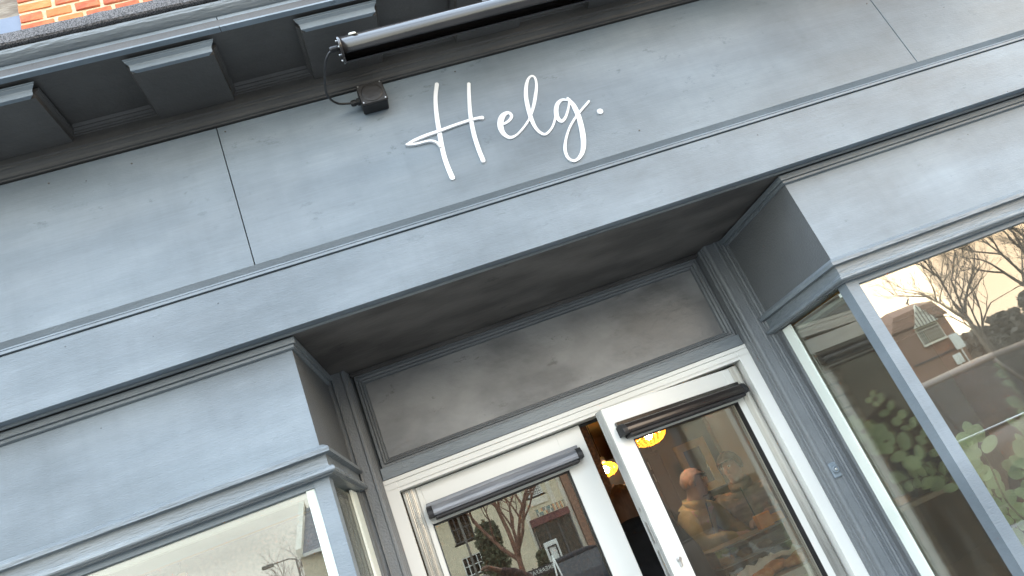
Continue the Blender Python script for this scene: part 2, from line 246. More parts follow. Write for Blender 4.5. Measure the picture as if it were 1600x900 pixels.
# ------------------------------------------------------------ helpers
def empty(name, loc, label, cat, group=None, rotz=0):
    o = bpy.data.objects.new(name, None); COL.objects.link(o); o.location = loc; o.rotation_euler = (0, 0, rotz)
    o.empty_display_size = 0.1
    o['label'] = label; o['category'] = cat
    if group: o['group'] = group
    return o
def origin(p):
    v = Vector((0, 0, 0))
    while p is not None: v = v + p.location; p = p.parent
    return v
class MB:
    """collects boxes, sweeps and tubes in WORLD coordinates; build() links them as one object"""
    def __init__(s, zoff=0.0): s.v = []; s.f = []; s.z = zoff; s.sm = set()
    def add(s, vs, fs, smooth=False):
        b = len(s.v); s.v += [(x, y, z+s.z) for x, y, z in vs]
        for f in fs:
            if smooth: s.sm.add(len(s.f))
            s.f.append(tuple(b+i for i in f))
        return s
    def box(s, x0, x1, y0, y1, z0, z1, c=0.0):
        if c <= 0:
            return s.add([(x, y, z) for z in (z0, z1) for y in (y0, y1) for x in (x0, x1)],
              [(0, 2, 3, 1), (4, 5, 7, 6), (0, 1, 5, 4), (2, 6, 7, 3), (0, 4, 6, 2), (1, 3, 7, 5)])
        # chamfered: inset corners, every corner has three vertices
        vs = []; idx = {}
        for i, x in enumerate((x0, x1)):
            for j, y in enumerate((y0, y1)):
                for k, z in enumerate((z0, z1)):
                    sx, sy, sz = (c, -c)[i], (c, -c)[j], (c, -c)[k]
                    for a, p in enumerate(((x, y+sy, z+sz), (x+sx, y, z+sz), (x+sx, y+sy, z))):
                        idx[(i, j, k, a)] = len(vs); vs.append(p)
        fs = []
        for i in (0, 1): fs.append([idx[(i, 0, 0, 0)], idx[(i, 1, 0, 0)], idx[(i, 1, 1, 0)], idx[(i, 0, 1, 0)]])
        for j in (0, 1): fs.append([idx[(0, j, 0, 1)], idx[(1, j, 0, 1)], idx[(1, j, 1, 1)], idx[(0, j, 1, 1)]])
        for k in (0, 1): fs.append([idx[(0, 0, k, 2)], idx[(1, 0, k, 2)], idx[(1, 1, k, 2)], idx[(0, 1, k, 2)]])
        for j in (0, 1):
            for k in (0, 1): fs.append([idx[(0, j, k, 1)], idx[(1, j, k, 1)], idx[(1, j, k, 2)], idx[(0, j, k, 2)]])
        for i in (0, 1):
            for k in (0, 1): fs.append([idx[(i, 0, k, 0)], idx[(i, 1, k, 0)], idx[(i, 1, k, 2)], idx[(i, 0, k, 2)]])
        for i in (0, 1):
            for j in (0, 1): fs.append([idx[(i, j, 0, 0)], idx[(i, j, 1, 0)], idx[(i, j, 1, 1)], idx[(i, j, 0, 1)]])
        for i in (0, 1):
            for j in (0, 1):
                for k in (0, 1): fs.append([idx[(i, j, k, a)] for a in range(3)])
        return s.add(vs, fs)
    def quadslab(s, quad, t, nrm):      # a flat quad given thickness t along nrm
        n = Vector(nrm).normalized()*t
        a = [Vector(p) for p in quad]; b = [p+n for p in a]
        return s.add([tuple(p) for p in a+b], [(0, 1, 2, 3), (7, 6, 5, 4), (0, 4, 5, 1), (1, 5, 6, 2), (2, 6, 7, 3), (3, 7, 4, 0)])
    def sweep(s, path, prof, cap=True, noisefn=None):   # path [(x,y)] prof [(out,z)] closed; out is to the right of the path
        n = len(path); rings = []
        for i, (x, y) in enumerate(path):
            d0 = None if i == 0 else Vector((x-path[i-1][0], y-path[i-1][1])).normalized()
            d1 = None if i == n-1 else Vector((path[i+1][0]-x, path[i+1][1]-y)).normalized()
            if d0 is None: d0 = d1
            if d1 is None: d1 = d0
            n0 = Vector((d0.y, -d0.x)); n1 = Vector((d1.y, -d1.x)); m = (n0+n1).normalized(); m = m/max(0.3, m.dot(n0))
            rings.append([(x+m.x*(o + (noisefn(i, k) if noisefn else 0)), y+m.y*(o + (noisefn(i, k) if noisefn else 0)), z) for k, (o, z) in enumerate(prof)])
        vs = [p for r in rings for p in r]; k = len(prof); fs = []
        for i in range(n-1):
            for j in range(k):
                a = i*k+j; b = i*k+(j+1) % k
                fs.append((a, b, b+k, a+k))
        if cap: fs.append(tuple(range(k))); fs.append(tuple(range((n-1)*k, n*k))[::-1])
        return s.add(vs, fs)
    def prism(s, poly, z0, z1):         # xy polygon extruded in z
        k = len(poly)
        return s.add([(x, y, z0) for x, y in poly]+[(x, y, z1) for x, y in poly],
                     [(i, (i+1) % k, k+(i+1) % k, k+i) for i in range(k)]+[tuple(range(k))[::-1], tuple(range(k, 2*k))])
    def tube(s, pts, rad, seg=10, smooth=True):
        pts = [Vector(p) for p in pts]
        if not hasattr(rad, '__len__'): rad = [rad]*len(pts)
        vs = []; up = Vector((0, 0, 1))
        for i, p in enumerate(pts):
            t = (pts[min(i+1, len(pts)-1)]-pts[max(i-1, 0)]).normalized()
            a = t.cross(up)
            if a.length < 0.05: a = t.cross(Vector((0, 1, 0)))
            a.normalize(); b = t.cross(a).normalized()
            for k in range(seg):
                w = 2*PI*k/seg; vs.append(tuple(p+(a*math.cos(w)+b*math.sin(w))*rad[i]))
        n = len(pts); fs = []
        for i in range(n-1):
            for k in range(seg): fs.append((i*seg+k, i*seg+(k+1) % seg, (i+1)*seg+(k+1) % seg, (i+1)*seg+k))
        s.add(vs, fs, smooth)
        b0 = len(s.v)-len(vs)
        s.f.append(tuple(b0+k for k in range(seg))[::-1]); s.f.append(tuple(b0+(n-1)*seg+k for k in range(seg)))
        return s
    def lathe(s, c, prof, seg=24, axis='z', smooth=True):   # prof [(r, h)]
        vs = []
        for r_, h in prof:
            for k in range(seg):
                w = 2*PI*k/seg; a, b = r_*math.cos(w), r_*math.sin(w)
                p = {'z': (a, b, h), 'x': (h, a, b), 'y': (a, h, b)}[axis]
                vs.append((c[0]+p[0], c[1]+p[1], c[2]+p[2]))
        n = len(prof); fs = []
        for i in range(n-1):
            for k in range(seg): fs.append((i*seg+k, i*seg+(k+1) % seg, (i+1)*seg+(k+1) % seg, (i+1)*seg+k))
        s.add(vs, fs, smooth)
        b0 = len(s.v)-len(vs); s.f.append(tuple(b0+k for k in range(seg))[::-1]); s.f.append(tuple(b0+(n-1)*seg+k for k in range(seg)))
        return s
    def xform(s, fn): s.v = [tuple(fn(Vector(p))) for p in s.v]; return s
    def build(s, name, mat, parent=None, label=None, kind=None, cat=None, group=None, bevel=0, fix=True):
        o0 = origin(parent)
        if parent is None and s.v:      # a thing that is one mesh gets its origin at its own base
            xs = [v[0] for v in s.v]; ys = [v[1] for v in s.v]; zs = [v[2] for v in s.v]
            if cat: o0 = Vector(((min(xs)+max(xs))/2, (min(ys)+max(ys))/2, min(zs)))
        me = bpy.data.meshes.new(name)
        me.from_pydata([(x-o0.x, y-o0.y, z-o0.z) for x, y, z in s.v], [], s.f)
        if fix:
            bm = bmesh.new(); bm.from_mesh(me)
            for f, i in zip(bm.faces, range(len(bm.faces))): f.smooth = i in s.sm
            bmesh.ops.recalc_face_normals(bm, faces=bm.faces)
            if bevel: bmesh.ops.bevel(bm, geom=bm.edges[:], offset=bevel, segments=1, affect='EDGES')
            bm.to_mesh(me); bm.free()
        me.materials.append(MT[mat] if isinstance(mat, str) else mat)
        o = bpy.data.objects.new(name, me); COL.objects.link(o)
        if parent is not None: o.parent = parent
        elif cat: o.location = o0
        for k_, v_ in (('label', label), ('kind', kind), ('category', cat), ('group', group)):
            if v_: o[k_] = v_
        return o
def S(): return MB(EYE)
def copy_tree(o, loc=None, label=None, rotz=None, parent=None):
    c = o.copy(); COL.objects.link(c)
    if parent is not None: c.parent = parent
    if loc is not None: c.location = loc
    if rotz is not None: c.rotation_euler = (0, 0, rotz)
    if label: c['label'] = label
    for ch in list(o.children): copy_tree(ch, parent=c)
    return c

# ------------------------------------------------------------ setting: ground, street
MB().box(-300, 300, -300, 300, -0.6, -0.02).build('ground', 'grass', kind='structure')
MB().box(-120, 120, -26.0, -2.8, -0.3, -0.012).build('road', 'asphalt', kind='structure')
pav = MB().box(-60, 60, -2.65, 2.9, -0.2, 0.10).build('pavement', 'paving', kind='structure')
MB().box(-60, 60, -2.8, -2.65, -0.2, 0.105, 0.01).build('kerb', 'kerb', kind='structure')
MB().box(-60, 60, -36, -26.0, -0.2, 0.10).build('far_pavement', 'paving', kind='structure')
lm = MB()
for i in range(-12, 12): lm.box(i*5.0, i*5.0+2.4, -14.45, -14.35, -0.012, -0.008)
lm.build('road_marking', 'signwhite', kind='structure')
# ============================================================ THE SHOPFRONT
YB, YF, YD, YP = 2.30, 2.235, 2.905, 2.797     # box panels, frieze, transom plane, pilaster face
XL0, XR1 = -3.6, 6.2
LBX, LBX2, RBX, RBX2 = -0.276, -0.240, 1.671, 1.602
shop = empty('shopfront', (0, 2.3, 0.1), 'slate grey painted wooden shopfront with recessed doorway between two window bays', 'shopfront')

# stall riser and sills
for x0, x1, path in ((XL0, LBX, [(XL0, YB), (LBX, YB), (LBX2, 2.80)]), (RBX, XR1, [(RBX2, 2.80), (RBX, YB), (XR1, YB)])):
    S().sweep(path, [(0, -1.5), (0, -0.99), (-0.05, -0.99), (-0.05, -1.5)]).build('stall_riser', 'slate', shop)
    S().sweep(path, [(-0.06, -0.99), (0.035, -0.99), (0.035, -0.965), (0.0, -0.945), (-0.06, -0.945)]).build('window_sill', 'slate', shop)
# frieze boards (three, open joints)
FJ = [XL0, -0.3070, 2.4785, XR1]
for i in range(3):
    S().box(FJ[i]+0.0016, FJ[i+1]-0.0016, YF, YF+0.02, 1.200, 1.8265, 0.0012).build('frieze_board', 'slate_board', shop)
S().box(XL0, XR1, YF+0.02, YF+0.06, 0.97, 2.20).build('frieze_backing', 'black', shop)
# small screw plugs and nail holes in the boards
pl = S()
for x, z in ((-0.30+0.02, 1.80), (-0.62, 1.77), (2.45, 1.58), (2.53, 1.60), (0.62, 1.795), (1.2, 1.30), (-0.9, 1.78)):
    pl.lathe((x, YF-0.0005, z), [(0.0035, -0.001), (0.003, 0.0015)], 8, 'y')
pl.build('screw_plug', 'cornice', shop, kind='stuff')
# moulding between frieze and fascia band
WP = [(XL0+i*0.06, YF) for i in range(int((XR1-XL0)/0.06)+1)]
wobm = lambda i, k: 0.0009*noise.noise(Vector((i*0.23, k*0.9, 12.0)))
S().sweep(WP, [(-0.004, 1.2265), (0.0035, 1.2262), (0.0035, 1.2225), (0.0165, 1.2215), (0.0045, 1.2035), (0.0045, 1.2015), (0.013, 1.1985),
    (0.0150, 1.194), (0.0150, 1.1925), (0.0115, 1.1918), (0.0115, 1.1905), (0.0155, 1.190), (0.0155, 1.1805), (-0.004, 1.1795)], noisefn=wobm).build('frieze_moulding', 'slate', shop)
# fascia band with its drip
nb = S(); nb.box(XL0, XR1, 2.225, 2.258, 0.962, 1.1765, 0.0015); nb.build('fascia_band', 'slate_board', shop)
S().sweep([(XL0, 2.2575), (XR1, 2.2575)], [(0, 0.9535), (0, 0.9665), (-0.008, 0.9665), (-0.008, 0.9535)]).build('drip_bead', 'slate_rough', shop)
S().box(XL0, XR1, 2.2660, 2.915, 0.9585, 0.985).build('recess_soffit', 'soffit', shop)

# boxed panels over the windows + splayed returns
for side, path in (('l', [(XL0, YB), (LBX, YB), (LBX2, 2.80)]), ('r', [(RBX2, 2.80), (RBX, YB), (XR1, YB)])):
    a, b, c = path
    fr, rt = ((a, b), (b, c)) if side == 'l' else ((b, c), (a, b))
    S().sweep(list(fr), [(0, 0.5665), (0, 0.9585), (-0.025, 0.9585), (-0.025, 0.5665)]).build('bay_fascia_panel', 'slate_board', shop)
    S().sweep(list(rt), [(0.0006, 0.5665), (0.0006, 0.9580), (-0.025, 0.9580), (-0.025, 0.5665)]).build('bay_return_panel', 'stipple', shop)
    S().sweep(path, [(-0.004, 0.9180), (0.006, 0.9175), (0.0125, 0.9205), (0.0125, 0.9290), (0.0095, 0.9300), (0.0095, 0.9315), (0.019, 0.9325), (0.0215, 0.9525), (-0.004, 0.9530)]
              ).build('bay_top_moulding', 'slate_rough', shop)
    nfn = lambda i, k: 0.0
    # subdivide the run so the thick brushed paint waves a little
    pp = []
    for q in range(2):
        p0, p1 = Vector(path[q]), Vector(path[q+1]); n_ = max(2, int((p1-p0).length/0.05))
        for t in range(n_): pp.append(tuple(p0.lerp(p1, t/n_)))
    pp.append(path[2])
    wob = lambda i, k, sd=side: 0.0009*noise.noise(Vector((i*0.45, k*2.3, 3.0 if sd == 'l' else 9.0))) if k > 1 else 0
    S().sweep(pp, [(-0.02, 0.5740), (0.002, 0.5740), (0.012, 0.5720), (0.028, 0.5600), (0.031, 0.5560), (0.031, 0.5430), (0.013, 0.5400), (0.0125, 0.5060), (0.0155, 0.5030), (0.0155, 0.5005),
                   (0.025, 0.4985), (0.0325, 0.4925), (0.0335, 0.4840), (0.030, 0.4795), (0.018, 0.4765), (0.018, 0.4740), (-0.05, 0.4735)], noisefn=wob).build('bay_cornice', 'slate_rough', shop)

# ---- windows: corner posts, mullions, panes, inner lining
def window_bay(side):
    x0, x1 = (XL0, LBX) if side == 'l' else (RBX, XR1)
    xin, xback = (LBX, LBX2) if side == 'l' else (RBX, RBX2)
    sg = -1 if side == 'l' else 1        # direction into the bay
    fr = S()
    post = [(xin, 2.302), (xin+sg*0.049, 2.302), (xin+sg*0.049, 2.345), (xin+sg*0.010, 2.36), (xin-sg*0.004, 2.352)]
    fr.prism(post, -0.947, 0.4740)
    for mx in ([-1.95] if side == 'l' else [3.35]): fr.box(mx-0.024, mx+0.024, 2.302, 2.345, -0.947, 0.474, 0.002)
    fr.box(min(x0, x1)+0.0, max(x0, x1), 2.306, 2.34, 0.455, 0.4742)
    fr.build('window_frame', 'slate', shop)
    cuts = sorted([x0 + (0 if side == 'l' else 0.049), (-1.95 if side == 'l' else 3.35), x1 - (0.049 if side == 'l' else 0)])
    for i in range(2):
        a, b = cuts[i]+(0.024 if i else 0.0), cuts[i+1]-(0 if i else 0.024)
        S().box(a-0.003, b+0.003, 2.322, 2.328, -0.95, 0.46).build('window_pane', 'glass', shop)
    # return pane, following the splay
    p0 = Vector((xin+sg*0.012, 2.352)); p1 = Vector((xback+sg*0.018, 2.775)); d = (p1-p0).normalized(); n = Vector((-d.y, d.x))*0.003
    S().prism([tuple(p0+n), tuple(p1+n), tuple(p1-n), tuple(p0-n)], -0.95, 0.46).build('window_pane', 'glass_side', shop)
    # white plastic frame members at the glass line
    n2 = n.normalized()*(-sg if (n.x*sg) > 0 else sg) if False else Vector((-sg, 0))
    a_ = p0.lerp(p1, 0.80 if side == 'r' else 0.70); b2 = p0.lerp(p1, 1.0)
    S().prism([tuple(a_+n2*0.004), tuple(b2+n2*0.004), tuple(b2+n2*0.012), tuple(a_+n2*0.012)], -0.945, 0.470).build('white_window_bead', 'lining', shop)
    if side == 'l': S().box(xin-0.079, xin-0.0495, 2.310, 2.3215, -0.945, 0.4548, 0.002).build('white_window_bead', 'lining', shop)
    # pale lining behind the glazing (post back, jamb at the pilaster, head)
    ln = S()
    ln.box(min(xin+sg*0.052, xin+sg*0.070), max(xin+sg*0.052, xin+sg*0.070), 2.352, 2.372, -0.94, 0.452, 0.002)
    q = Vector((xback+sg*0.030, 2.775))
    ln.prism([(q.x-sg*0.004, q.y-0.03), (q.x+sg*0.030, q.y-0.03), (q.x+sg*0.030, q.y+0.0), (q.x-sg*0.004, q.y)], -0.94, 0.452)
    if side == 'l': ln.box(-0.365, xback-0.034, 2.778, 2.793, -0.94, 0.452, 0.002)
    ln.prism([(xin+sg*0.040, 2.375), (xback+sg*0.045, 2.73), (xback+sg*0.12, 2.73), (xin+sg*0.115, 2.375)], 0.440, 0.454)
    ln.box(min(x0, x1), max(x0, x1), 2.350, 2.372, 0.440, 0.454)
    ln.build('window_lining', 'lining', shop)
window_bay('l'); window_bay('r')

# ---- pilasters beside the doorway
pr = [(1.478, 2.915), (1.494, 2.880), (1.494, 2.850), (1.4995, 2.843), (1.4995, 2.825), (1.503, 2.822), (1.503, 2.806), (1.5065, 2.800), (1.512, 2.7965), (1.519, 2.7965), (1.5235, 2.8015),
      (1.5555, 2.8015), (1.557, 2.796), (1.5605, 2.7935), (1.5635, 2.796), (1.5655, 2.803), (1.575, 2.803), (1.5765, 2.796), (1.5795, 2.7925), (1.583, 2.796), (1.585, 2.790), (1.590, 2.786), (1.5955, 2.789), (1.598, 2.776), (1.650, 2.776), (1.650, 2.915)]
S().prism(pr, -1.5, 0.958).build('pilaster', 'stipple_p', shop, label='right hand doorway pilaster')
S().prism([(1.3405-x, y) for x, y in pr][::-1], -1.5, 0.958).build('pilaster', 'stipple_p', shop)
# solid jamb piece carrying the pane on the pilaster side
for xb, sg in ((RBX2, 1), (LBX2, -1)):
    S().prism([(xb-sg*0.002, 2.745), (xb+sg*0.024, 2.745), (xb+sg*0.024, 2.780), (xb-sg*0.002, 2.780)], -0.945, 0.474).build('window_jamb', 'stipple', shop)

# ---- transom panel over the doors
TX0, TX1 = -0.1500, 1.4920
S().box(TX0, TX1, YD+0.002, YD+0.03, 0.50, 0.9580).build('transom_panel', 'panelgrey', shop)
tm = S()
def frame_sweep(mb, x0, x1, z0, z1, y, prof):     # mitred picture-frame moulding; prof [(inset, out)]
    k = len(prof); vs = []
    for cx, cz, sx, sz in ((x0, z0, 1, 1), (x1, z0, -1, 1), (x1, z1, -1, -1), (x0, z1, 1, -1)):
        for ins, out in prof: vs.append((cx+sx*ins, y-out, cz+sz*ins))
    fs = []
    for i in range(4):
        for j in range(k):
            a = i*k+j; b = i*k+(j+1) % k; c = ((i+1) % 4)*k
            fs.append((a, b, c+(j+1) % k, c+j))
    mb.add(vs, fs)
frame_sweep(tm, TX0+0.012, TX1-0.012, 0.545, 0.9420, YD+0.002, [(0, -0.01), (0, 0.030), (0.008, 0.0305), (0.011, 0.024), (0.013, 0.0285), (0.020, 0.0225), (0.0215, 0.013), (0.0235, 0.0155), (0.030, 0.0095), (0.032, 0.003), (0.034, 0.0045), (0.0365, -0.01)])
tm.build('transom_moulding', 'stipple_p', shop)
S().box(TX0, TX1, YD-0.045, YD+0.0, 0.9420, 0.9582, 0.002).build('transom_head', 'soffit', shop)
S().box(TX0, TX1, YD-0.028, YD+0.002, 0.4965, 0.5450, 0.0015).build('door_head_rail', 'slate_rough', shop)

# ---- the white door frame
DX0, DX1, DZ = -0.1560, 1.4965, 0.494
df = S()
df.box(DX0, DX1, 2.8720, 2.95, 0.4765, DZ, 0.0015); df.box(DX0+0.003, DX1-0.003, 2.8745, 2.95, 0.4372, 0.4755, 0.0015)
for a, b, c in ((DX0, -0.1035, 1), (1.4405, DX1, -1)):
    df.box(a, b, 2.8730, 2.95, -1.5, 0.4760, 0.0015)
df.box(DX0-0.0005+0.012, DX1-0.012, 2.8700, 2.8715, 0.452, 0.4545)
df.build('door_frame', 'white', shop)
sl = S()       # dark seals behind the gaps
sl.box(-0.103, 1.44, 2.955, 2.965, 0.425, 0.4395); sl.build('door_seal', 'black', shop)

# ---- door leaves, in hinge coordinates (u along the leaf, w outward, z)
def door_leaf(hx, hy, dx, dy, width, glass_u, barm, label, closed):
    d = Vector((dx, dy)).normalized(); nrm2 = Vector((-d.y, d.x))
    if nrm2.y > 0: nrm2 = -nrm2
    T = lambda p: Vector((hx + d.x*p.x + nrm2.x*p.y, hy + d.y*p.x + nrm2.y*p.y, p.z))
    top, bot, th = (0.4325 if closed else 0.4240), -1.48, 0.052
    u0, u1 = glass_u; zt = 0.2760; zb = -1.20
    leaf = S()
    leaf.box(0.056, u0, -th, 0, bot, top, 0.002); leaf.box(u1, width, -th, 0.0, bot, top, 0.002)
    leaf.box(u0-0.001, u1+0.001, -th+0.001, -0.0004, zt, top-0.0004, 0.0012); leaf.box(u0-0.001, u1+0.001, -th+0.001, -0.0004, bot+0.001, zb, 0.0012)
    o = leaf.xform(T).build('door', 'white', shop, label=label)
    S().box(u0-0.004, u1+0.004, -0.030, -0.024, zb-0.004, zt+0.004).xform(T).build('door_pane', 'glass_door' if closed else 'glass_ajar', o)
    g = S()
    for a, b, c_, e_ in ((u0, u0+0.0035, zb, zt), (u1-0.0035, u1, zb, zt), (u0, u1, zt-0.0035, zt), (u0, u1, zb, zb+0.0035)):
        g.box(a, b, -0.024, 0.0012, c_, e_)
    g.xform(T).build('gasket', 'black', o)
    # ribbed finger guard: half round with flutes
    pts = []
    for i in range(49):
        a = PI*i/48; rr = 0.0275*(1 - (0.09 if i % 4 in (1, 2) and i > 8 else 0))
        pts.append((0.0285-rr*math.cos(a), -0.010+0.55*rr*math.sin(a)))
    pts += [(0.056, -0.05), (0.001, -0.05)]
    S().prism(pts, bot, top+0.002).xform(T).build('finger_guard', 'alu', o)
    # pull bar / closer cover across the top rail
    b0, b1, bz = barm
    S().box(b0, b1, 0, 0.012, bz+0.004, bz+0.031, 0.002).xform(T).build('bar_back_plate', 'barface' if closed else 'blackgloss', o)
    prof = [(0.0, 0.010), (0.022, 0.016), (0.034, 0.010), (0.043, -0.004), (0.045, -0.016), (0.043, -0.0265), (0.026, -0.0270), (0.0, -0.0270)]
    def bar(a, b, grow, mat, name):
        m = S(); vs = []; k = len(prof)
        for u in (a, b): vs += [(u, o_*grow, bz+z_*grow) for o_, z_ in prof]
        m.add(vs, [(i, (i+1) % k, k+(i+1) % k, k+i) for i in range(k)]+[tuple(range(k))[::-1], tuple(range(k, 2*k))])
        m.xform(T).build(name, mat, o, bevel=0.0015)
    bar(b0+0.018, b1-0.018, 1.0, 'barface' if closed else 'barbronze', 'pull_bar')
    bar(b0-0.004, b0+0.0185, 1.09, 'black', 'bar_end_cap'); bar(b1-0.0185, b1+0.004, 1.09, 'black', 'bar_end_cap')
    S().box(b0+0.02, b1-0.02, 0.0, 0.0455, bz-0.041, bz-0.0275, 0.003).xform(T).build('bar_under_shade', 'black', o)  # black strip painting in the shade beneath the bar
    return o, T, width
left, TL_, wL = door_leaf(-0.1005, 2.918, 1, 0, 0.772, (0.0785, 0.6615), (0.076, 0.730, 0.3270), 'left door leaf, shut', True)
right, TR_, wR = door_leaf(1.4375, 2.918, -0.955, -0.296, 0.742, (0.096, 0.658), (0.052, 0.712, 0.3255), 'right door leaf, standing ajar', False)
ed = S(); ed.box(0.7422, 0.7445, -0.0505, -0.0015, -1.48, 0.4235); ed.box(0.7446, 0.7462, -0.012, -0.006, -1.48, 0.42); ed.box(0.7446, 0.7462, -0.046, -0.040, -1.48, 0.42)
ed.xform(TR_).build('door_edge_strip', 'edge', right)
lk = S()
for z0, z1 in ((0.02, 0.035), (-0.10, -0.02), (-0.22, -0.125), (-0.33, -0.26)): lk.box(0.7448, 0.7474, -0.034, -0.018, z0, z1, 0.001)
lk.xform(TR_).build('lock_keep', 'steel', right)
kc = S(); kc.lathe((0.700, 0.004, -0.1800), [(0.0085, -0.006), (0.0085, 0.010), (0.007, 0.012)], 20, 'y'); kc.box(0.6955, 0.7045, -0.002, 0.012, -0.206, -0.183, 0.002)
kc.box(0.6985, 0.7005, 0.0118, 0.0165, -0.184, -0.175)
kc.xform(TR_).build('lock_cylinder', 'steel', right)
S().box(0.684, 0.716, -0.001, 0.0015, -0.222, -0.155, 0.0006).xform(TR_).build('lock_cover_plate', 'white', right)
# small grey round bell push on the right pilaster
bell = empty('doorbell', (1.541, 2.80, EYE-0.115), 'small grey painted round bell push on the right hand pilaster', 'doorbell')
S().box(1.523, 1.560, 2.7935, 2.8035, -0.150, -0.088, 0.0045).build('bell_plate', 'slate', bell)
S().lathe((1.541, 2.7935, -0.117), [(0.0145, 0.002), (0.0145, -0.006), (0.012, -0.0085), (0.0085, -0.0085), (0.008, -0.006)], 20, 'y').build('bell_ring', 'slate', bell)
S().lathe((1.541, 2.786, -0.117), [(0.0055, 0.003), (0.0055, -0.003), (0.003, -0.0045)], 14, 'y').build('bell_button', 'steel', bell)

# ---- cornice
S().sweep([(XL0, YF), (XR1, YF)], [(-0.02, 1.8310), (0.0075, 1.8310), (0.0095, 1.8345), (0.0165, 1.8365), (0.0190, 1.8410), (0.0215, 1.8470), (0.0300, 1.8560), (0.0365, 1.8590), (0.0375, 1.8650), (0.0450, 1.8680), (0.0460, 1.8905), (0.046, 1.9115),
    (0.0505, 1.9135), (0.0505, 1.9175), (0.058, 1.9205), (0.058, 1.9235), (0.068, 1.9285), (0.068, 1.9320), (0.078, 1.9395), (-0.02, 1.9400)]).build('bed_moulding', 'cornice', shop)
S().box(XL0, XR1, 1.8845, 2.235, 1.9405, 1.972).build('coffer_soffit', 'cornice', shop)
px0 = -0.4780 - 0.570*5
def modillion(x, idx):
    m = S(); w = 0.268
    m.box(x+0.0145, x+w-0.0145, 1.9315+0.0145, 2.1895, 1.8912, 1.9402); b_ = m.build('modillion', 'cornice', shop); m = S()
    pf = [(-0.001, 1.8905), (0.0135, 1.8905), (0.0145, 1.8930), (0.0145, 1.9075), (0.0165, 1.9130), (0.0230, 1.9185), (0.0255, 1.9205), (0.0255, 1.9245), (0.0290, 1.9262), (0.0290, 1.9298), (-0.001, 1.9300)]
    # side caps die into the front cap
    xa, xb = x+0.0145, x+w-0.0145
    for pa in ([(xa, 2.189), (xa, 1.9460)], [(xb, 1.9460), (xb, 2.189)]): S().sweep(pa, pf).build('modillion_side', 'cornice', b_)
    k = len(pf); vs = []
    for sx, xx in ((-1, xa), (1, xb)):
        for o_, z_ in pf: vs.append((xx+sx*o_, 1.9455-o_, z_))
    m.add(vs, [(i, (i+1) % k, k+(i+1) % k, k+i) for i in range(k)]+[tuple(range(k)), tuple(range(k, 2*k))])
    m.build('modillion_lit_cap', 'slate', b_)  # lit front in the lighter paint, rest of the block in the shade tone
    return b_
ml = []
for i in range(16):
    x = px0 + 0.570*i
    modillion(x, i)
cf_ = [XL0, -0.162, 2.3, XR1]
for i in range(3):
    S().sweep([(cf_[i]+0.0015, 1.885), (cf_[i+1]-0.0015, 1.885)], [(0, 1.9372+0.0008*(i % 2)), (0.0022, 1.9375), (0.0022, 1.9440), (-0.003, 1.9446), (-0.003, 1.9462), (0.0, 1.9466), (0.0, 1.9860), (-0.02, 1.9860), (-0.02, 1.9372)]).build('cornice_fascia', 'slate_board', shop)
cpts = [(XL0+i*0.04, 1.885) for i in range(int((XR1-XL0)/0.04)+1)]
cw = lambda i, k: (0.0022*noise.noise(Vector((i*0.7, k*1.7, 1.0)))+0.001*noise.noise(Vector((i*2.3, k*3.7, 5.0)))) if k in (3, 4, 5, 6) else 0.0
S().sweep(cpts, [(-0.02, 1.9865), (0.002, 1.9868), (0.0065, 1.9885), (0.0175, 1.9960), (0.0270, 2.0060), (0.0300, 2.0160), (0.0285, 2.0240), (0.0235, 2.0265), (0.0235, 2.0300), (-0.02, 2.0300)], noisefn=cw).build('cornice_cyma', 'slate_rough', shop)
# felt drip over the cornice: thick mineral felt with a ragged edge, roof sloping back to the wall
fpts = [(XL0+i*0.02, 1.85) for i in range(int((XR1-XL0)/0.02)+1)]
ff = MB(EYE)
nfp = len(fpts); vs = []; fs = []
def fz(i, s_): return 0.0035*noise.noise(Vector((i*0.37, s_, 0))) + 0.002*noise.noise(Vector((i*1.9, s_, 4)))
for i, (x, y) in enumerate(fpts):
    a = fz(i, 1.0); b = fz(i, 7.0); c = 0.004*noise.noise(Vector((i*0.21, 3, 3)))
    vs += [(x, 1.868, 2.034), (x, 1.8495+c, 2.0345+a), (x, 1.8450+c, 2.040+a), (x, 1.8470+c, 2.062), (x, 1.8520+c, 2.0865+b), (x, 1.866+c, 2.096+b), (x, 2.47, 2.30), (x, 2.47, 2.034)]
k = 8
for i in range(nfp-1):
    for j in range(k): fs.append((i*k+j, i*k+(j+1) % k, (i+1)*k+(j+1) % k, (i+1)*k+j))
fs.append(tuple(range(k))); fs.append(tuple((nfp-1)*k+j for j in range(k)))
ff.add(vs, fs); ff.build('felt_flashing', 'felt', shop)
ms = empty('moss_clump', (-0.24, 1.86, EYE+2.085), 'small tuft of green moss growing on the felt above the cornice', 'moss')
mm = S()
for i in range(140):
    a = random.uniform(0, 2*PI); r_ = random.uniform(0, 0.026); x = -0.24+1.5*r_*math.cos(a); y = 1.862+0.5*r_*math.sin(a); z = 2.087+random.uniform(0, 0.016)
    h = random.uniform(0.006, 0.014); t = random.uniform(-0.006, 0.006)
    mm.add([(x-0.0018, y, z-0.01), (x+0.0018, y, z-0.01), (x+t, y+t, z+h), (x, y+0.003, z-0.01)], [(0, 1, 2), (1, 3, 2), (3, 0, 2)])
mm.build('moss_tuft', 'moss', ms)

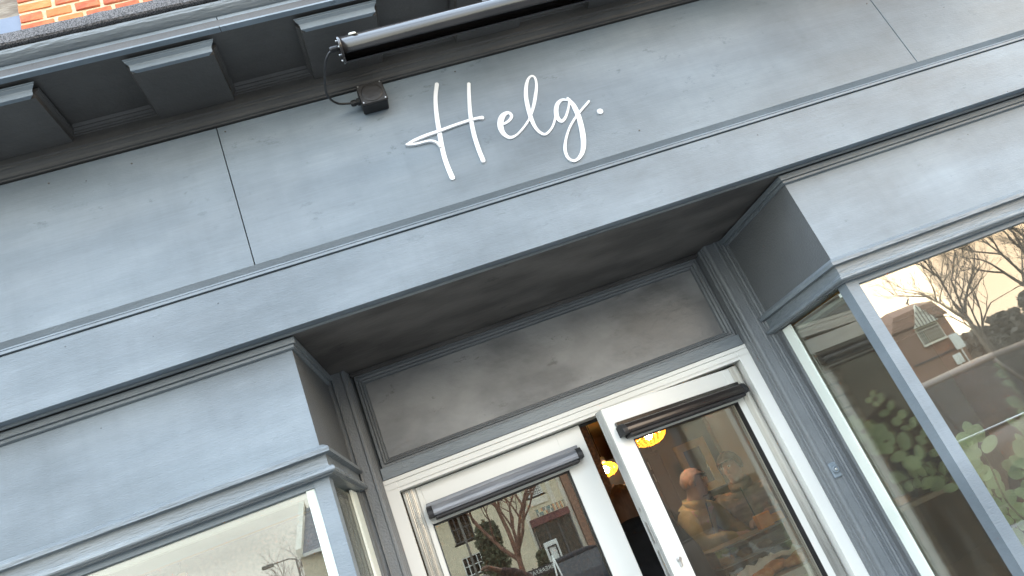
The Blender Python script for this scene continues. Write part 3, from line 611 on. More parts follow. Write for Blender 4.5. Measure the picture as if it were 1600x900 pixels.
# ---- letters on the frieze
sign = empty('shop_sign', (0.75, 2.234, EYE+1.30), 'white handwritten lettering reading Helg. on the slate grey frieze', 'shop sign')
LET = [('letter', 'H', [[(0.5309, 1.7575, 0.0137), (0.5047, 1.6971, 0.0136), (0.4835, 1.6245, 0.0146), (0.4666, 1.5445, 0.0157), (0.4518, 1.4656, 0.0155), (0.4447, 1.4008, 0.0154), (0.4445, 1.3348, 0.0164)], [(0.6494, 1.7178, 0.0119), (0.6279, 1.6557, 0.0124), (0.6039, 1.5758, 0.0135), (0.5872, 1.4955, 0.0146), (0.5792, 1.4218, 0.0144), (0.5775, 1.366, 0.0143)], [(0.6416, 1.5488, 0.0135), (0.6277, 1.5519, 0.0104), (0.5956, 1.5534, 0.0098), (0.5296, 1.5501, 0.0097), (0.4764, 1.545, 0.0103), (0.4111, 1.5404, 0.0108), (0.3647, 1.5334, 0.0101), (0.3314, 1.5237, 0.0071)], [(0.3314, 1.5237, 0.0071), (0.3651, 1.5159, 0.0077), (0.4023, 1.5144, 0.0072), (0.4259, 1.5094, 0.0072), (0.4412, 1.495, 0.0078), (0.4473, 1.4762, 0.0084)]]),
  ('letter', 'e', [[(0.7135, 1.4976, 0.0086), (0.7364, 1.5055, 0.0099), (0.7518, 1.5193, 0.0105), (0.752, 1.5351, 0.0105), (0.739, 1.5411, 0.0136), (0.7167, 1.5296, 0.0198), (0.6981, 1.5005, 0.0203), (0.6925, 1.4673, 0.0171), (0.7001, 1.4414, 0.0128), (0.7153, 1.43, 0.0104), (0.7398, 1.434, 0.0073), (0.7746, 1.4548, 0.0074), (0.809, 1.4824, 0.0074)]]),
  ('letter', 'l', [[(0.809, 1.4824, 0.0074), (0.8437, 1.5264, 0.0106), (0.8729, 1.5731, 0.012), (0.9, 1.6257, 0.0095), (0.9092, 1.6617, 0.0077), (0.9013, 1.6761, 0.0077), (0.882, 1.6675, 0.0089), (0.8599, 1.635, 0.0127), (0.8404, 1.5882, 0.0139), (0.8288, 1.5395, 0.015), (0.8206, 1.4864, 0.0143), (0.8206, 1.4407, 0.0111), (0.8303, 1.4124, 0.0099), (0.8455, 1.4009, 0.0086), (0.8705, 1.4127, 0.0074), (0.8929, 1.4341, 0.0075), (0.9132, 1.4629, 0.0081)]]),
  ('letter', 'g', [[(0.997, 1.5183, 0.0076), (0.9832, 1.5262, 0.0082), (0.9676, 1.5299, 0.0101), (0.9453, 1.5178, 0.0139), (0.9274, 1.49, 0.0157), (0.9191, 1.4593, 0.015), (0.9259, 1.4371, 0.0125), (0.9445, 1.4442, 0.01), (0.9639, 1.4656, 0.0088), (0.9836, 1.4952, 0.0076), (0.9982, 1.5212, 0.0076)], [(0.9932, 1.5286, 0.0089), (1.0015, 1.4891, 0.0164), (0.9999, 1.4414, 0.0176), (0.9905, 1.389, 0.0175), (0.9741, 1.332, 0.0173), (0.9517, 1.2858, 0.0147), (0.9233, 1.2591, 0.011), (0.8991, 1.2539, 0.0085), (0.8846, 1.274, 0.0091), (0.8873, 1.308, 0.0104), (0.9063, 1.3475, 0.0086), (0.9385, 1.391, 0.0075), (0.9753, 1.4258, 0.0075), (1.0183, 1.4568, 0.0076), (1.0664, 1.4875, 0.0083)]]),
  ('full_stop', '.', [[(1.0896, 1.4311, 0.0209), (1.0898, 1.4302, 0.0209)]])]
def ribbon(mb, pts, yb):
    P = [Vector(p) for p in pts]; out = []
    n = len(P)
    if n > 2:
        for i in range(n-1):
            p0, p1, p2, p3 = P[max(i-1, 0)], P[i], P[i+1], P[min(i+2, n-1)]
            for t_ in range(8):
                t = t_/8
                out.append(0.5*((2*p1)+(-p0+p2)*t+(2*p0-5*p1+4*p2-p3)*t*t+(-p0+3*p1-3*p2+p3)*t**3))
        out.append(P[-1])
    else: out = P
    vs = []; m = len(out)
    for i, p in enumerate(out):
        t = (out[min(i+1, m-1)]-out[max(i-1, 0)]); t = Vector((t.x, t.y)).normalized(); nn = Vector((-t.y, t.x))*(p.z*0.57)
        y = yb-0.0016*i/m
        vs += [(p.x+nn.x, y, p.y+nn.y), (p.x-nn.x, y, p.y-nn.y), (p.x-nn.x, 2.2349, p.y-nn.y), (p.x+nn.x, 2.2349, p.y+nn.y)]
    fs = []
    for i in range(m-1):
        for j in range(4): fs.append((i*4+j, i*4+(j+1) % 4, i*4+4+(j+1) % 4, i*4+4+j))
    mb.add(vs, fs)
    for p, e_ in ((out[0], 0.0003), (out[-1], 0.0019)):
        c = [(p.x+math.cos(2*PI*k_/18)*p.z*0.57, yb-e_, p.y+math.sin(2*PI*k_/18)*p.z*0.57) for k_ in range(18)]
        mb.add(c+[(a, 2.2349, b) for a, _, b in c], [tuple(range(18))]+[(k_, (k_+1) % 18, 18+(k_+1) % 18, 18+k_) for k_ in range(18)])
for nm, lab, strokes in LET:
    m = S()
    for q, st in enumerate(strokes): ribbon(m, st, 2.2315-0.0020*q)
    m.build(nm, 'vinyl', sign)

# ---- trough light above the sign
tl = empty('trough_light', (1.6, 1.80, EYE+1.60), 'long black glossy tube light on brackets above the lettering', 'sign light')
TY, TZ, TR = 1.80, 1.640, 0.0405
c_ = []
for i in range(33):
    a = -PI*0.32 + (2*PI-PI*0.36)*i/32*1.0
    c_.append((a, TR))
tb = S(); x0, x1 = 0.186, 3.3
prof_o = [(TR*math.cos(a), TR*math.sin(a)) for a, _ in c_]; prof_i = [(0.036*math.cos(a), 0.036*math.sin(a)) for a, _ in c_][::-1]
k = len(prof_o)+len(prof_i); vs = []
for x in (x0, x1): vs += [(x, TY+p, TZ+q) for p, q in prof_o+prof_i]
tb.add(vs, [(i, (i+1) % k, k+(i+1) % k, k+i) for i in range(k)]+[tuple(range(k)), tuple(range(k, 2*k))])
tb.sm = set(i for i in range(len(prof_o)-1)); tb.build('light_tube', 'blackgloss', tl)
for x in (0.183, 3.303):
    m = S(); m.lathe((x, TY, TZ), [(0.0425, -0.004), (0.0435, -0.002), (0.0435, 0.002), (0.0425, 0.004)], 40, 'x', smooth=False); m.build('end_cap', 'blackgloss', tl)
for w in (20, 110, 200, 290):
    sc = S(); a = math.radians(w); sc.lathe((0.177, TY+0.033*math.cos(a), TZ+0.033*math.sin(a)), [(0.0028, -0.002), (0.0028, 0.004)], 8, 'x')
    sc.build('end_cap_screw', 'steel', tl)
dk = S(); dk.lathe((0, 0, 0), [(0.0125, 0.0), (0.0125, 0.002), (0.010, 0.0042), (0.004, 0.005)], 24, 'z')
ang = math.radians(50)
dk.v = [(x+0.232, TY-math.sin(ang)*(z-EYE+TR)+math.cos(ang)*y, EYE+TZ+math.cos(ang)*(z-EYE+TR)+math.sin(ang)*y) for x, y, z in dk.v]
dk.build('cap_bolt', 'signwhite', tl)
for bx in (0.722, 2.3):
    br = S(); br.box(bx-0.020, bx+0.020, 1.838, 1.846, 1.655, 1.9395, 0.002); br.box(bx-0.020, bx+0.020, 1.81, 1.8379, 1.683, 1.690, 0.002); br.box(bx-0.028, bx+0.028, 1.8465, 1.90, 1.9335, 1.9400, 0.002)
    br.tube([(bx, 1.846, 1.72), (bx, 1.862, 1.72)], 0.022, 16)
    b_ = br.build('bracket', 'blackgloss', tl)
    for q in (1.735, 1.76):
        m = S(); m.lathe((bx+0.006, 1.838, q), [(0.0075, 0.0), (0.0065, -0.006), (0.003, -0.008)], 12, 'y'); m.build('bracket_bolt', 'steel', b_)
# cable from the tube to the junction box, with glands
cb = S(); cab = [(0.178, 1.800, 1.655), (0.160, 1.802, 1.652), (0.142, 1.812, 1.647), (0.126, 1.845, 1.646), (0.114, 1.930, 1.668), (0.108, 2.050, 1.708), (0.117, 2.120, 1.728), (0.141, 2.170, 1.740), (0.170, 2.188, 1.744), (0.195, 2.195, 1.745)]
P = [Vector(p) for p in cab]; sm_ = []
for i in range(len(P)-1):
    p0, p1, p2, p3 = P[max(i-1, 0)], P[i], P[i+1], P[min(i+2, len(P)-1)]
    for t_ in range(6):
        t = t_/6; sm_.append(0.5*((2*p1)+(-p0+p2)*t+(2*p0-5*p1+4*p2-p3)*t*t+(-p0+3*p1-3*p2+p3)*t**3))
sm_.append(P[-1]); cb.tube(sm_, 0.0042, 10); cb.build('cable', 'black', tl)
gl_ = S(); gl_.lathe((0.166, 1.80, 1.652), [(0.008, -0.016), (0.010, -0.010), (0.010, 0.008), (0.007, 0.016)], 12, 'x', smooth=False); gl_.build('cable_gland', 'black', tl)
jb = empty('junction_box', (0.272, 2.2, EYE+1.70), 'square black junction box fixed at the top of the frieze left of the lettering', 'junction box')
S().box(0.224, 0.322, 2.180, 2.2345, 1.7050, 1.7960, 0.004).build('box_base', 'black', jb)
lid = S(); lid.box(0.2225, 0.3235, 2.170, 2.1795, 1.7035, 1.7975, 0.003)
lid.lathe((0.273, 2.1705, 1.7505), [(0.0405, 0.002), (0.0400, -0.0012), (0.0365, -0.0018), (0.028, -0.0019), (0.012, -0.0019)], 36, 'y')
lo_ = lid.build('box_lid', pm('dusty_dark_plastic', (0.014, 0.0125, 0.012), (0.022, 0.02, 0.019), 30, 0.4, 0.3, 60, lo=0.3, hi=0.7), jb)
for a, b in ((0.231, 1.712), (0.315, 1.712), (0.231, 1.789), (0.315, 1.789)):
    S().lathe((a, 2.1700, b), [(0.0028, 0.001), (0.0028, -0.002)], 8, 'y').build('lid_screw', 'steel', jb)
m = S(); m.lathe((0.209, 2.198, 1.745), [(0.0085, -0.022), (0.012, -0.016), (0.013, -0.004), (0.0105, -0.003), (0.0105, 0.002), (0.015, 0.003), (0.015, 0.012)], 8, 'x', smooth=False); m.build('cable_gland', 'black', jb)

# ============================================================ UPPER BRICK WALL AND SASH
uw = empty('brick_wall', (0.6, 2.6, EYE+2.0), 'orange red brick upper wall above the felt flashing', 'wall')
S().box(-0.992, 6.0, 2.4575, 2.72, 1.98, 5.4).build('mortar_bed', 'mortar', uw)
S().box(XL0, -2.1, 2.4575, 2.72, 1.98, 5.4).build('mortar_bed', 'mortar', uw)
pitch = 0.0590; z = 2.330; row = 0
bmesh_cache = {}
def brick(x, z, w, h, y=2.452, mat='brick'):
    key = (round(w, 3), round(h, 3), random.randint(0, 2))
    if key not in bmesh_cache:
        m = MB(); j = lambda: random.uniform(-0.0015, 0.0015)
        m.box(0, w, 0, 0.05, 0, h, 0.003); m.v = [(a+j(), b+j(), c+j()) for a, b, c in m.v]
        me_o = m.build('brick', mat); me = me_o.data; bpy.data.objects.remove(me_o); bmesh_cache[key] = me
    o = bpy.data.objects.new('brick', bmesh_cache[key]); COL.objects.link(o); o.parent = uw
    o.location = Vector((x, y+random.uniform(-0.001, 0.002), z+EYE))-uw.location
    o.rotation_euler = (0, random.uniform(-0.008, 0.008), 0)
    if random.random() < 0.25: o.material_slots[0].link = 'OBJECT'; o.material_slots[0].material = MT['brick_b']
    return o
nb_ = 0
seqs = {0: [0.090, 0.102, 0.100, 0.205, 0.100, 0.102, 0.205], 1: [0.132, 0.100, 0.104, 0.100, 0.205, 0.102, 0.100, 0.205]}
while z < 3.15:
    x = -0.992; i = 0; sq = seqs[row % 2]
    while x < 1.2 and nb_ < 290:
        w = sq[i % len(sq)]
        if i == 0: x_ = x
        brick(x, z, w, 0.045); nb_ += 1
        x += w+0.0165; i += 1
    z += pitch; row += 1
# the window left of the pier: frame, sash, glass
uwin = empty('upper_window', (-1.55, 2.55, EYE+2.3), 'weathered upper floor sash window at the left edge of the brick pier', 'window')
S().box(-2.1, -0.993, 2.470, 2.60, 2.28, 2.868).build('window_sill', 'sill', uwin)
m = S(); m.box(-2.09, -0.995, 2.500, 2.58, 2.8685, 3.02, 0.004); m.box(-1.06, -0.996, 2.505, 2.58, 3.02, 4.2, 0.003); m.box(-2.09, -2.03, 2.505, 2.58, 3.02, 4.2, 0.003); m.box(-1.6, -1.55, 2.505, 2.57, 3.02, 4.2, 0.003); m.box(-2.09, -0.995, 2.50, 2.58, 4.2, 4.3)
m.build('sash_frame', 'oldwood', uwin)
S().box(-2.03, -1.06, 2.540, 2.546, 3.02, 4.2).build('window_pane', 'glass_far', uwin)
S().box(-2.05, -1.0, 2.60, 2.61, 2.9, 4.3).build('net_curtain', 'lining', uwin)
S().box(-2.1, -0.993, 2.46, 2.72, 4.3, 5.4).build('lintel', 'creamtrim', uwin)
# the rest of the house front above
S().box(XL0, XR1, 2.46, 2.9, 5.4, 8.0).build('upper_wall', 'farbrick', shop)
# ============================================================ INSIDE THE CAFE
IY = 9.0
MB().box(XL0, XR1, 2.34, IY, 0.05, 0.12).build('cafe_floor', 'floor', kind='structure')
def wall(name, mb, mat): return mb.build(name, mat, kind='structure')
wall('cafe_ceiling', S().box(XL0, XR1, 2.93, IY, 1.10, 1.20), 'amberceil')
m = S(); m.box(XL0, TX0, 2.92, 2.96, 0.50, 1.10); m.box(TX1, XR1, 2.92, 2.96, 0.50, 1.10); m.box(TX0, TX1, 2.94, 2.975, 0.50, 1.10); wall('cafe_front_wall', m, 'tanwall')
wall('bay_ceiling', S().box(XL0, LBX2-0.05, 2.36, 2.92, 0.50, 0.53), 'bayceil_l'); wall('bay_ceiling', S().box(RBX2+0.05, XR1, 2.36, 2.92, 0.50, 0.53), 'bayceil')
wall('cafe_back_wall', S().box(XL0, XR1, IY, IY+0.1, -1.48, 1.2), 'tanwall')
wall('cafe_left_wall', S().box(XL0-0.1, XL0, 2.34, IY, -1.48, 1.2), 'tanwall'); wall('cafe_right_wall', S().box(XR1, XR1+0.1, 2.34, IY, -1.48, 1.2), 'tanwall')
wall('brick_partition', S().box(XL0, 1.440, 6.0, 6.12, -1.48, 1.10), 'darkwall')
wall('grey_partition', S().box(2.10, 3.235, 8.0, 8.1, -1.48, 1.10), 'greywall')
wall('tan_partition', S().box(3.235, 6.0, 7.9, 8.1, -1.48, 1.10), 'tanwall')
cab = empty('tall_cabinet', (1.88, 6.3, 0.12), 'tall dark brown cabinet standing behind the door opening', 'cabinet')
S().box(1.74, 2.00, 6.20, 6.55, -1.47, 0.47, 0.006).build('cabinet_body', 'darkint', cab)
S().box(1.755, 1.868, 6.185, 6.199, -1.40, 0.44, 0.003).build('cabinet_door', 'darkint', cab); S().box(1.875, 1.985, 6.185, 6.199, -1.40, 0.44, 0.003).build('cabinet_door', 'darkint', cab)
for q in (0.33, 0.22): S().box(1.858, 1.866, 6.170, 6.184, q, q+0.07, 0.002).build('cabinet_handle', 'steel', cab)
cab2 = empty('low_cupboard', (2.0, 7.4, 0.12), 'dark brown cupboard at the back of the cafe behind the nearer lamp', 'cupboard')
S().box(1.55, 2.30, 7.30, 7.75, -1.47, 0.64, 0.006).build('cupboard_body', 'darkint', cab2); S().box(1.58, 1.92, 7.28, 7.299, -1.40, 0.60, 0.004).build('cupboard_door', 'darkint', cab2); S().box(1.94, 2.27, 7.28, 7.299, -1.40, 0.60, 0.004).build('cupboard_door', 'darkint', cab2)
# yellow framed mirror on the grey wall
mi = empty('wall_mirror', (2.95, 7.96, EYE+0.1), 'square mirror in a broad pale yellow frame on the grey wall', 'mirror')
fm = S(); frame_sweep(fm, 2.745, 3.125, -0.02, 0.555, 7.995, [(0, 0), (0, 0.04), (0.02, 0.045), (0.085, 0.03), (0.085, 0.0)]); fm.build('mirror_frame', 'yellowframe', mi)
S().box(2.82, 3.05, 7.985, 7.992, 0.06, 0.475).build('mirror_glass', 'greywall', mi)

# pendant lamps: ribbed amber glass, flattened globe
def pendant(x, y, z, R, label):
    p = empty('pendant_lamp', (x, y, EYE+z), label, 'pendant lamp', 'amber glass pendant lamps in the cafe')
    m = S(); n = 40; rings = [(0.10, 0.60), (0.35, 0.56), (0.62, 0.46), (0.85, 0.27), (0.98, 0.06), (1.0, -0.06), (0.93, -0.22), (0.74, -0.42), (0.46, -0.55), (0.15, -0.60)]
    vs = []
    for a, b in rings:
        for k in range(n):
            w = 2*PI*k/n; rr = R*a*(1.0 + (0.03 if k % 2 else -0.02)); vs.append((x+rr*math.cos(w), y+rr*math.sin(w), z+R*b))
    m.add(vs, [(i*n+k, i*n+(k+1) % n, (i+1)*n+(k+1) % n, (i+1)*n+k) for i in range(len(rings)-1) for k in range(n)])
    m.build('lamp_shade', 'amber', p)
    S().lathe((x, y, z), [(0.008, -0.034), (0.026, -0.02), (0.032, 0.0), (0.024, 0.02), (0.014, 0.036)], 12).build('bulb', 'bulb', p)
    S().lathe((x, y, z+0.60*R), [(0.03, 0), (0.03, 0.05), (0.012, 0.06)], 12).build('lamp_cap', 'steel', p)
    S().tube([(x, y, z+0.60*R+0.05), (x, y, 1.10 if y > 2.98 else 0.50)], 0.004, 6).build('lamp_cord', 'black', p)
    return p
pendant(0.2415*6.9, 6.9, 0.0764*6.9, 0.115, 'ribbed amber glass pendant lamp glowing in the gap between the two door leaves')
pendant(0.3190*5.3, 5.3, 0.0990*5.3, 0.135, 'ribbed amber glass pendant lamp half hidden behind the top rail of the right door')
pendant(0.2985*7.6, 7.6, 0.0800*7.6, 0.10, 'small far amber pendant lamp just below the nearer one in the right door')
pendant(5.5, 4.9, 0.20, 0.13, 'added unseen amber pendant lamp lighting the room behind the right window bay')  # added lamp out of view, brightens the right side of the room
pendant(-1.6, 4.9, 0.62, 0.13, 'added amber pendant lamp lighting the room behind the left window bay')  # added lamp, brightens the left side of the room

# limed dresser behind the return window
dr = empty('cafe_dresser', (2.9, 4.3, 0.12), 'limed wood dresser with fluted post and brown back seen through the side window', 'dresser')
DY = 4.2
m = S(); m.box(2.36, 3.6, DY+0.30, DY+0.33, -1.47, 0.52); m.build('dresser_back', 'dresserdark', dr)
m = S(); m.sweep([(2.40, DY), (3.6, DY)], [(0, 0.62), (0, 0.655), (0.02, 0.665), (0.03, 0.685), (0.05, 0.695), (0.05, 0.705), (-0.3, 0.705), (-0.3, 0.62)]); m.build('dresser_cornice', 'dresser', dr)
S().box(2.41, 3.6, DY+0.005, DY+0.30, 0.505, 0.6205, 0.002).build('dresser_frieze', 'dresser', dr)
m = S(); m.sweep([(2.62, DY+0.04), (3.6, DY+0.04)], [(0, 0.42), (0.03, 0.43), (0.035, 0.455), (0.02, 0.47), (0.02, 0.504), (-0.2, 0.504), (-0.2, 0.42)]); m.build('dresser_shelf_rail', 'dresserdark', dr)
S().box(2.66, 3.6, DY+0.01, DY+0.06, 0.385, 0.4195, 0.003).build('dresser_lintel', 'dresser', dr)
# fluted post
pts = []
for i in range(22):
    x = 2.425+0.175*i/21; pts.append((x, DY-0.012+(0.010 if i % 3 == 1 else 0)))
pts += [(2.60, DY+0.05), (2.425, DY+0.05)]
S().prism(pts, -1.47, 0.5045).build('fluted_post', 'dresser', dr)
S().box(2.605, 2.665, DY+0.0, DY+0.05, -1.47, 0.42, 0.002).build('inner_post', 'dresser', dr)
for z in (0.36, 0.28, 0.20, 0.12): S().box(2.42, 2.63, DY-0.022, DY-0.0125, z, z+0.012, 0.001).build('shelf_strip', 'dresserdark', dr)
def text(body, x, z, y, size, mat, parent, name='lettering', flip=False, depth=0.001):
    c = bpy.data.curves.new('t', 'FONT'); c.body = body; c.size = size; c.extrude = depth; c.resolution_u = 3; c.align_x = 'CENTER'; c.align_y = 'CENTER'
    o = bpy.data.objects.new('t', c); COL.objects.link(o); bpy.context.view_layer.update()
    me = bpy.data.meshes.new_from_object(o.evaluated_get(bpy.context.evaluated_depsgraph_get())); bpy.data.objects.remove(o)
    o0 = origin(parent)
    for v in me.vertices:
        a, b, d_ = v.co
        v.co = Vector((x+(-a if flip else a), y-d_*(-1 if flip else 1), z+b+EYE))-o0
    if flip is False: pass
    me.materials.clear(); me.materials.append(MT[mat])
    o = bpy.data.objects.new(name, me); COL.objects.link(o); o.parent = parent
    return o
text('375', 2.655, 0.432, DY-0.004, 0.05, 'ink', dr, depth=0.002)
for i, (tt, q) in enumerate((('3.75', 0.355), ('335', 0.275), ('345', 0.195), ('345', 0.115))): text(tt, 2.632, q, DY-0.004, 0.045, 'dresserdark', dr, depth=0.002)
text('OME', 2.515, 0.085, DY-0.024, 0.05, 'ink', dr, depth=0.002)

# counter with display case and the table of pastries
ct = empty('serving_counter', (2.0, 4.75, 0.12), 'grey counter with a glass display case behind the right door', 'counter')
S().box(1.42, 3.3, 4.62, 5.25, -1.47, -0.62, 0.004).build('counter_body', 'counter', ct); S().box(1.40, 3.32, 4.58, 5.28, -0.619, -0.585, 0.004).build('counter_top', 'counterwood', ct)
gx = S(); gx.box(1.56, 2.06, 4.66, 4.664, -0.58, -0.36); gx.box(1.56, 2.06, 4.96, 4.964, -0.58, -0.36); gx.box(1.56, 1.564, 4.664, 4.96, -0.58, -0.36); gx.box(2.056, 2.06, 4.664, 4.96, -0.58, -0.36); gx.build('display_glass', 'glass_door', ct)
S().box(1.55, 2.07, 4.65, 4.97, -0.3595, -0.352, 0.001).build('display_lid', 'counter', ct)
S().box(1.56, 2.06, 4.66, 4.96, -0.4700, -0.464, 0.001).build('display_shelf', 'steel', ct)
def lump(c, r, seed, sx=1, sy=1, sz=1, seg=10):
    m = MB(); prof = []; vs = []; n = 7
    for i in range(n+1):
        a = -PI/2+PI*i/n
        for k in range(seg):
            w = 2*PI*k/seg; d = Vector((math.cos(a)*math.cos(w), math.cos(a)*math.sin(w), math.sin(a)))
            q = r*(1+0.25*noise.noise(d*1.7+Vector((seed, 0, 0)))); vs.append((c[0]+d.x*q*sx, c[1]+d.y*q*sy, c[2]+d.z*q*sz))
    m.add(vs, [(i*seg+k, i*seg+(k+1) % seg, (i+1)*seg+(k+1) % seg, (i+1)*seg+k) for i in range(n) for k in range(seg)], True)
    return m
def pastry(x, y, z, r, sd, label):
    lump((x, y, EYE+z+r*0.45), r, sd, 1.2, 0.9, 0.5).build('pastry', 'pastry', None, label, cat='pastry', group='pastries laid out on the cafe table and in the display case')
for i, (x, y) in enumerate(((1.66, 4.80), (1.80, 4.82), (1.94, 4.80))): pastry(x, y, -0.464, 0.05, i*3.1, ('left', 'middle', 'right')[i]+' dark baked bun of the three on the display case shelf')
tbl = empty('display_table', (1.66, 4.0, 0.12), 'pale wood table with a cream edge in front of the counter', 'table')
S().box(1.28, 2.05, 3.78, 4.22, -0.545, -0.515, 0.004).build('table_top', 'counterwood', tbl); S().box(1.28, 2.05, 3.765, 3.779, -0.580, -0.513, 0.003).build('table_edge', 'signwhite', tbl)
for x in (1.32, 2.01):
    for y in (3.82, 4.18): S().box(x-0.02, x+0.02, y-0.02, y+0.02, -1.47, -0.546, 0.003).build('table_leg', 'counterwood', tbl)
for i, (x, y) in enumerate(((1.50, 3.90), (1.60, 3.96), (1.68, 3.88), (1.78, 3.97), (1.57, 4.08))): pastry(x, y, -0.515, 0.055+0.008*(i % 2), i*5.7, ('golden crusted pastry at the front left of the table', 'golden pastry left of the middle of the table', 'golden pastry at the front middle of the table', 'golden pastry at the right end of the table', 'golden pastry at the back of the table')[i])
wp = MB(); rng = random.Random(3)
vs = []; nn_ = 14
for i in range(nn_):
    for k in range(8): vs.append((1.42+0.5*i/(nn_-1), 4.02+0.16*k/7, EYE-0.50+0.05*abs(noise.noise(Vector((i*0.9, k*0.8, 2.2))))*2+0.01*(k % 2)))
wp.add(vs, [(i*8+k, i*8+k+1, (i+1)*8+k+1, (i+1)*8+k) for i in range(nn_-1) for k in range(7)])
wp.build('wrapping_paper', 'signwhite', None, 'crumpled clear and white wrapping paper behind the pastries on the table', cat='wrapping paper')
for i, (x, y, z, w, h, mt, lb) in enumerate(((1.93, 4.70, -0.352, 0.10, 0.09, 'orange', 'small orange box on the display case beside the customers'), (2.02, 4.85, -0.352, 0.16, 0.05, 'orange', 'flat orange packet at the right end of the display case'))):
    m = S(); m.box(x, x+w, y, y+0.06, z, z+h, 0.003); m.box(x+0.01, x+w-0.01, y-0.002, y-0.0005, z+0.01, z+h*0.5); m.build('packet', mt, None, lb, cat='packet')

# ------------------------------------------------------------ people
def skin_mesh(chains, sub=1):
    """chains: list of lists of (x,y,z,r); a chain whose first point equals an existing point joins there"""
    vs = []; rs = []; es = []; idx = {}
    for ch in chains:
        prev = None
        for x, y, z, r in ch:
            key = (round(x, 4), round(y, 4), round(z, 4))
            if key not in idx: idx[key] = len(vs); vs.append((x, y, z)); rs.append(r)
            i = idx[key]
            if prev is not None and prev != i: es.append((prev, i))
            prev = i
    me = bpy.data.meshes.new('sk'); me.from_pydata(vs, es, [])
    o = bpy.data.objects.new('sk', me); COL.objects.link(o)
    md = o.modifiers.new('s', 'SKIN'); md.branch_smoothing = 0.6
    sv = me.skin_vertices[0].data
    for i, r in enumerate(rs):
        rr = r if hasattr(r, '__len__') else (r, r)
        sv[i].radius = rr; sv[i].use_root = (i == 0)
    ss = o.modifiers.new('u', 'SUBSURF'); ss.levels = sub; ss.render_levels = sub
    bpy.context.view_layer.update()
    out = bpy.data.meshes.new_from_object(o.evaluated_get(bpy.context.evaluated_depsgraph_get()))
    bpy.data.objects.remove(o)
    for p in out.polygons: p.use_smooth = True
    return out
def place(me, name, mat, parent, fn, label=None):
    o0 = origin(parent)
    for v in me.vertices: v.co = fn(v.co)-o0
    me.materials.clear(); me.materials.append(MT[mat])
    o = bpy.data.objects.new(name, me); COL.objects.link(o); o.parent = parent
    if label: o['label'] = label
    return o
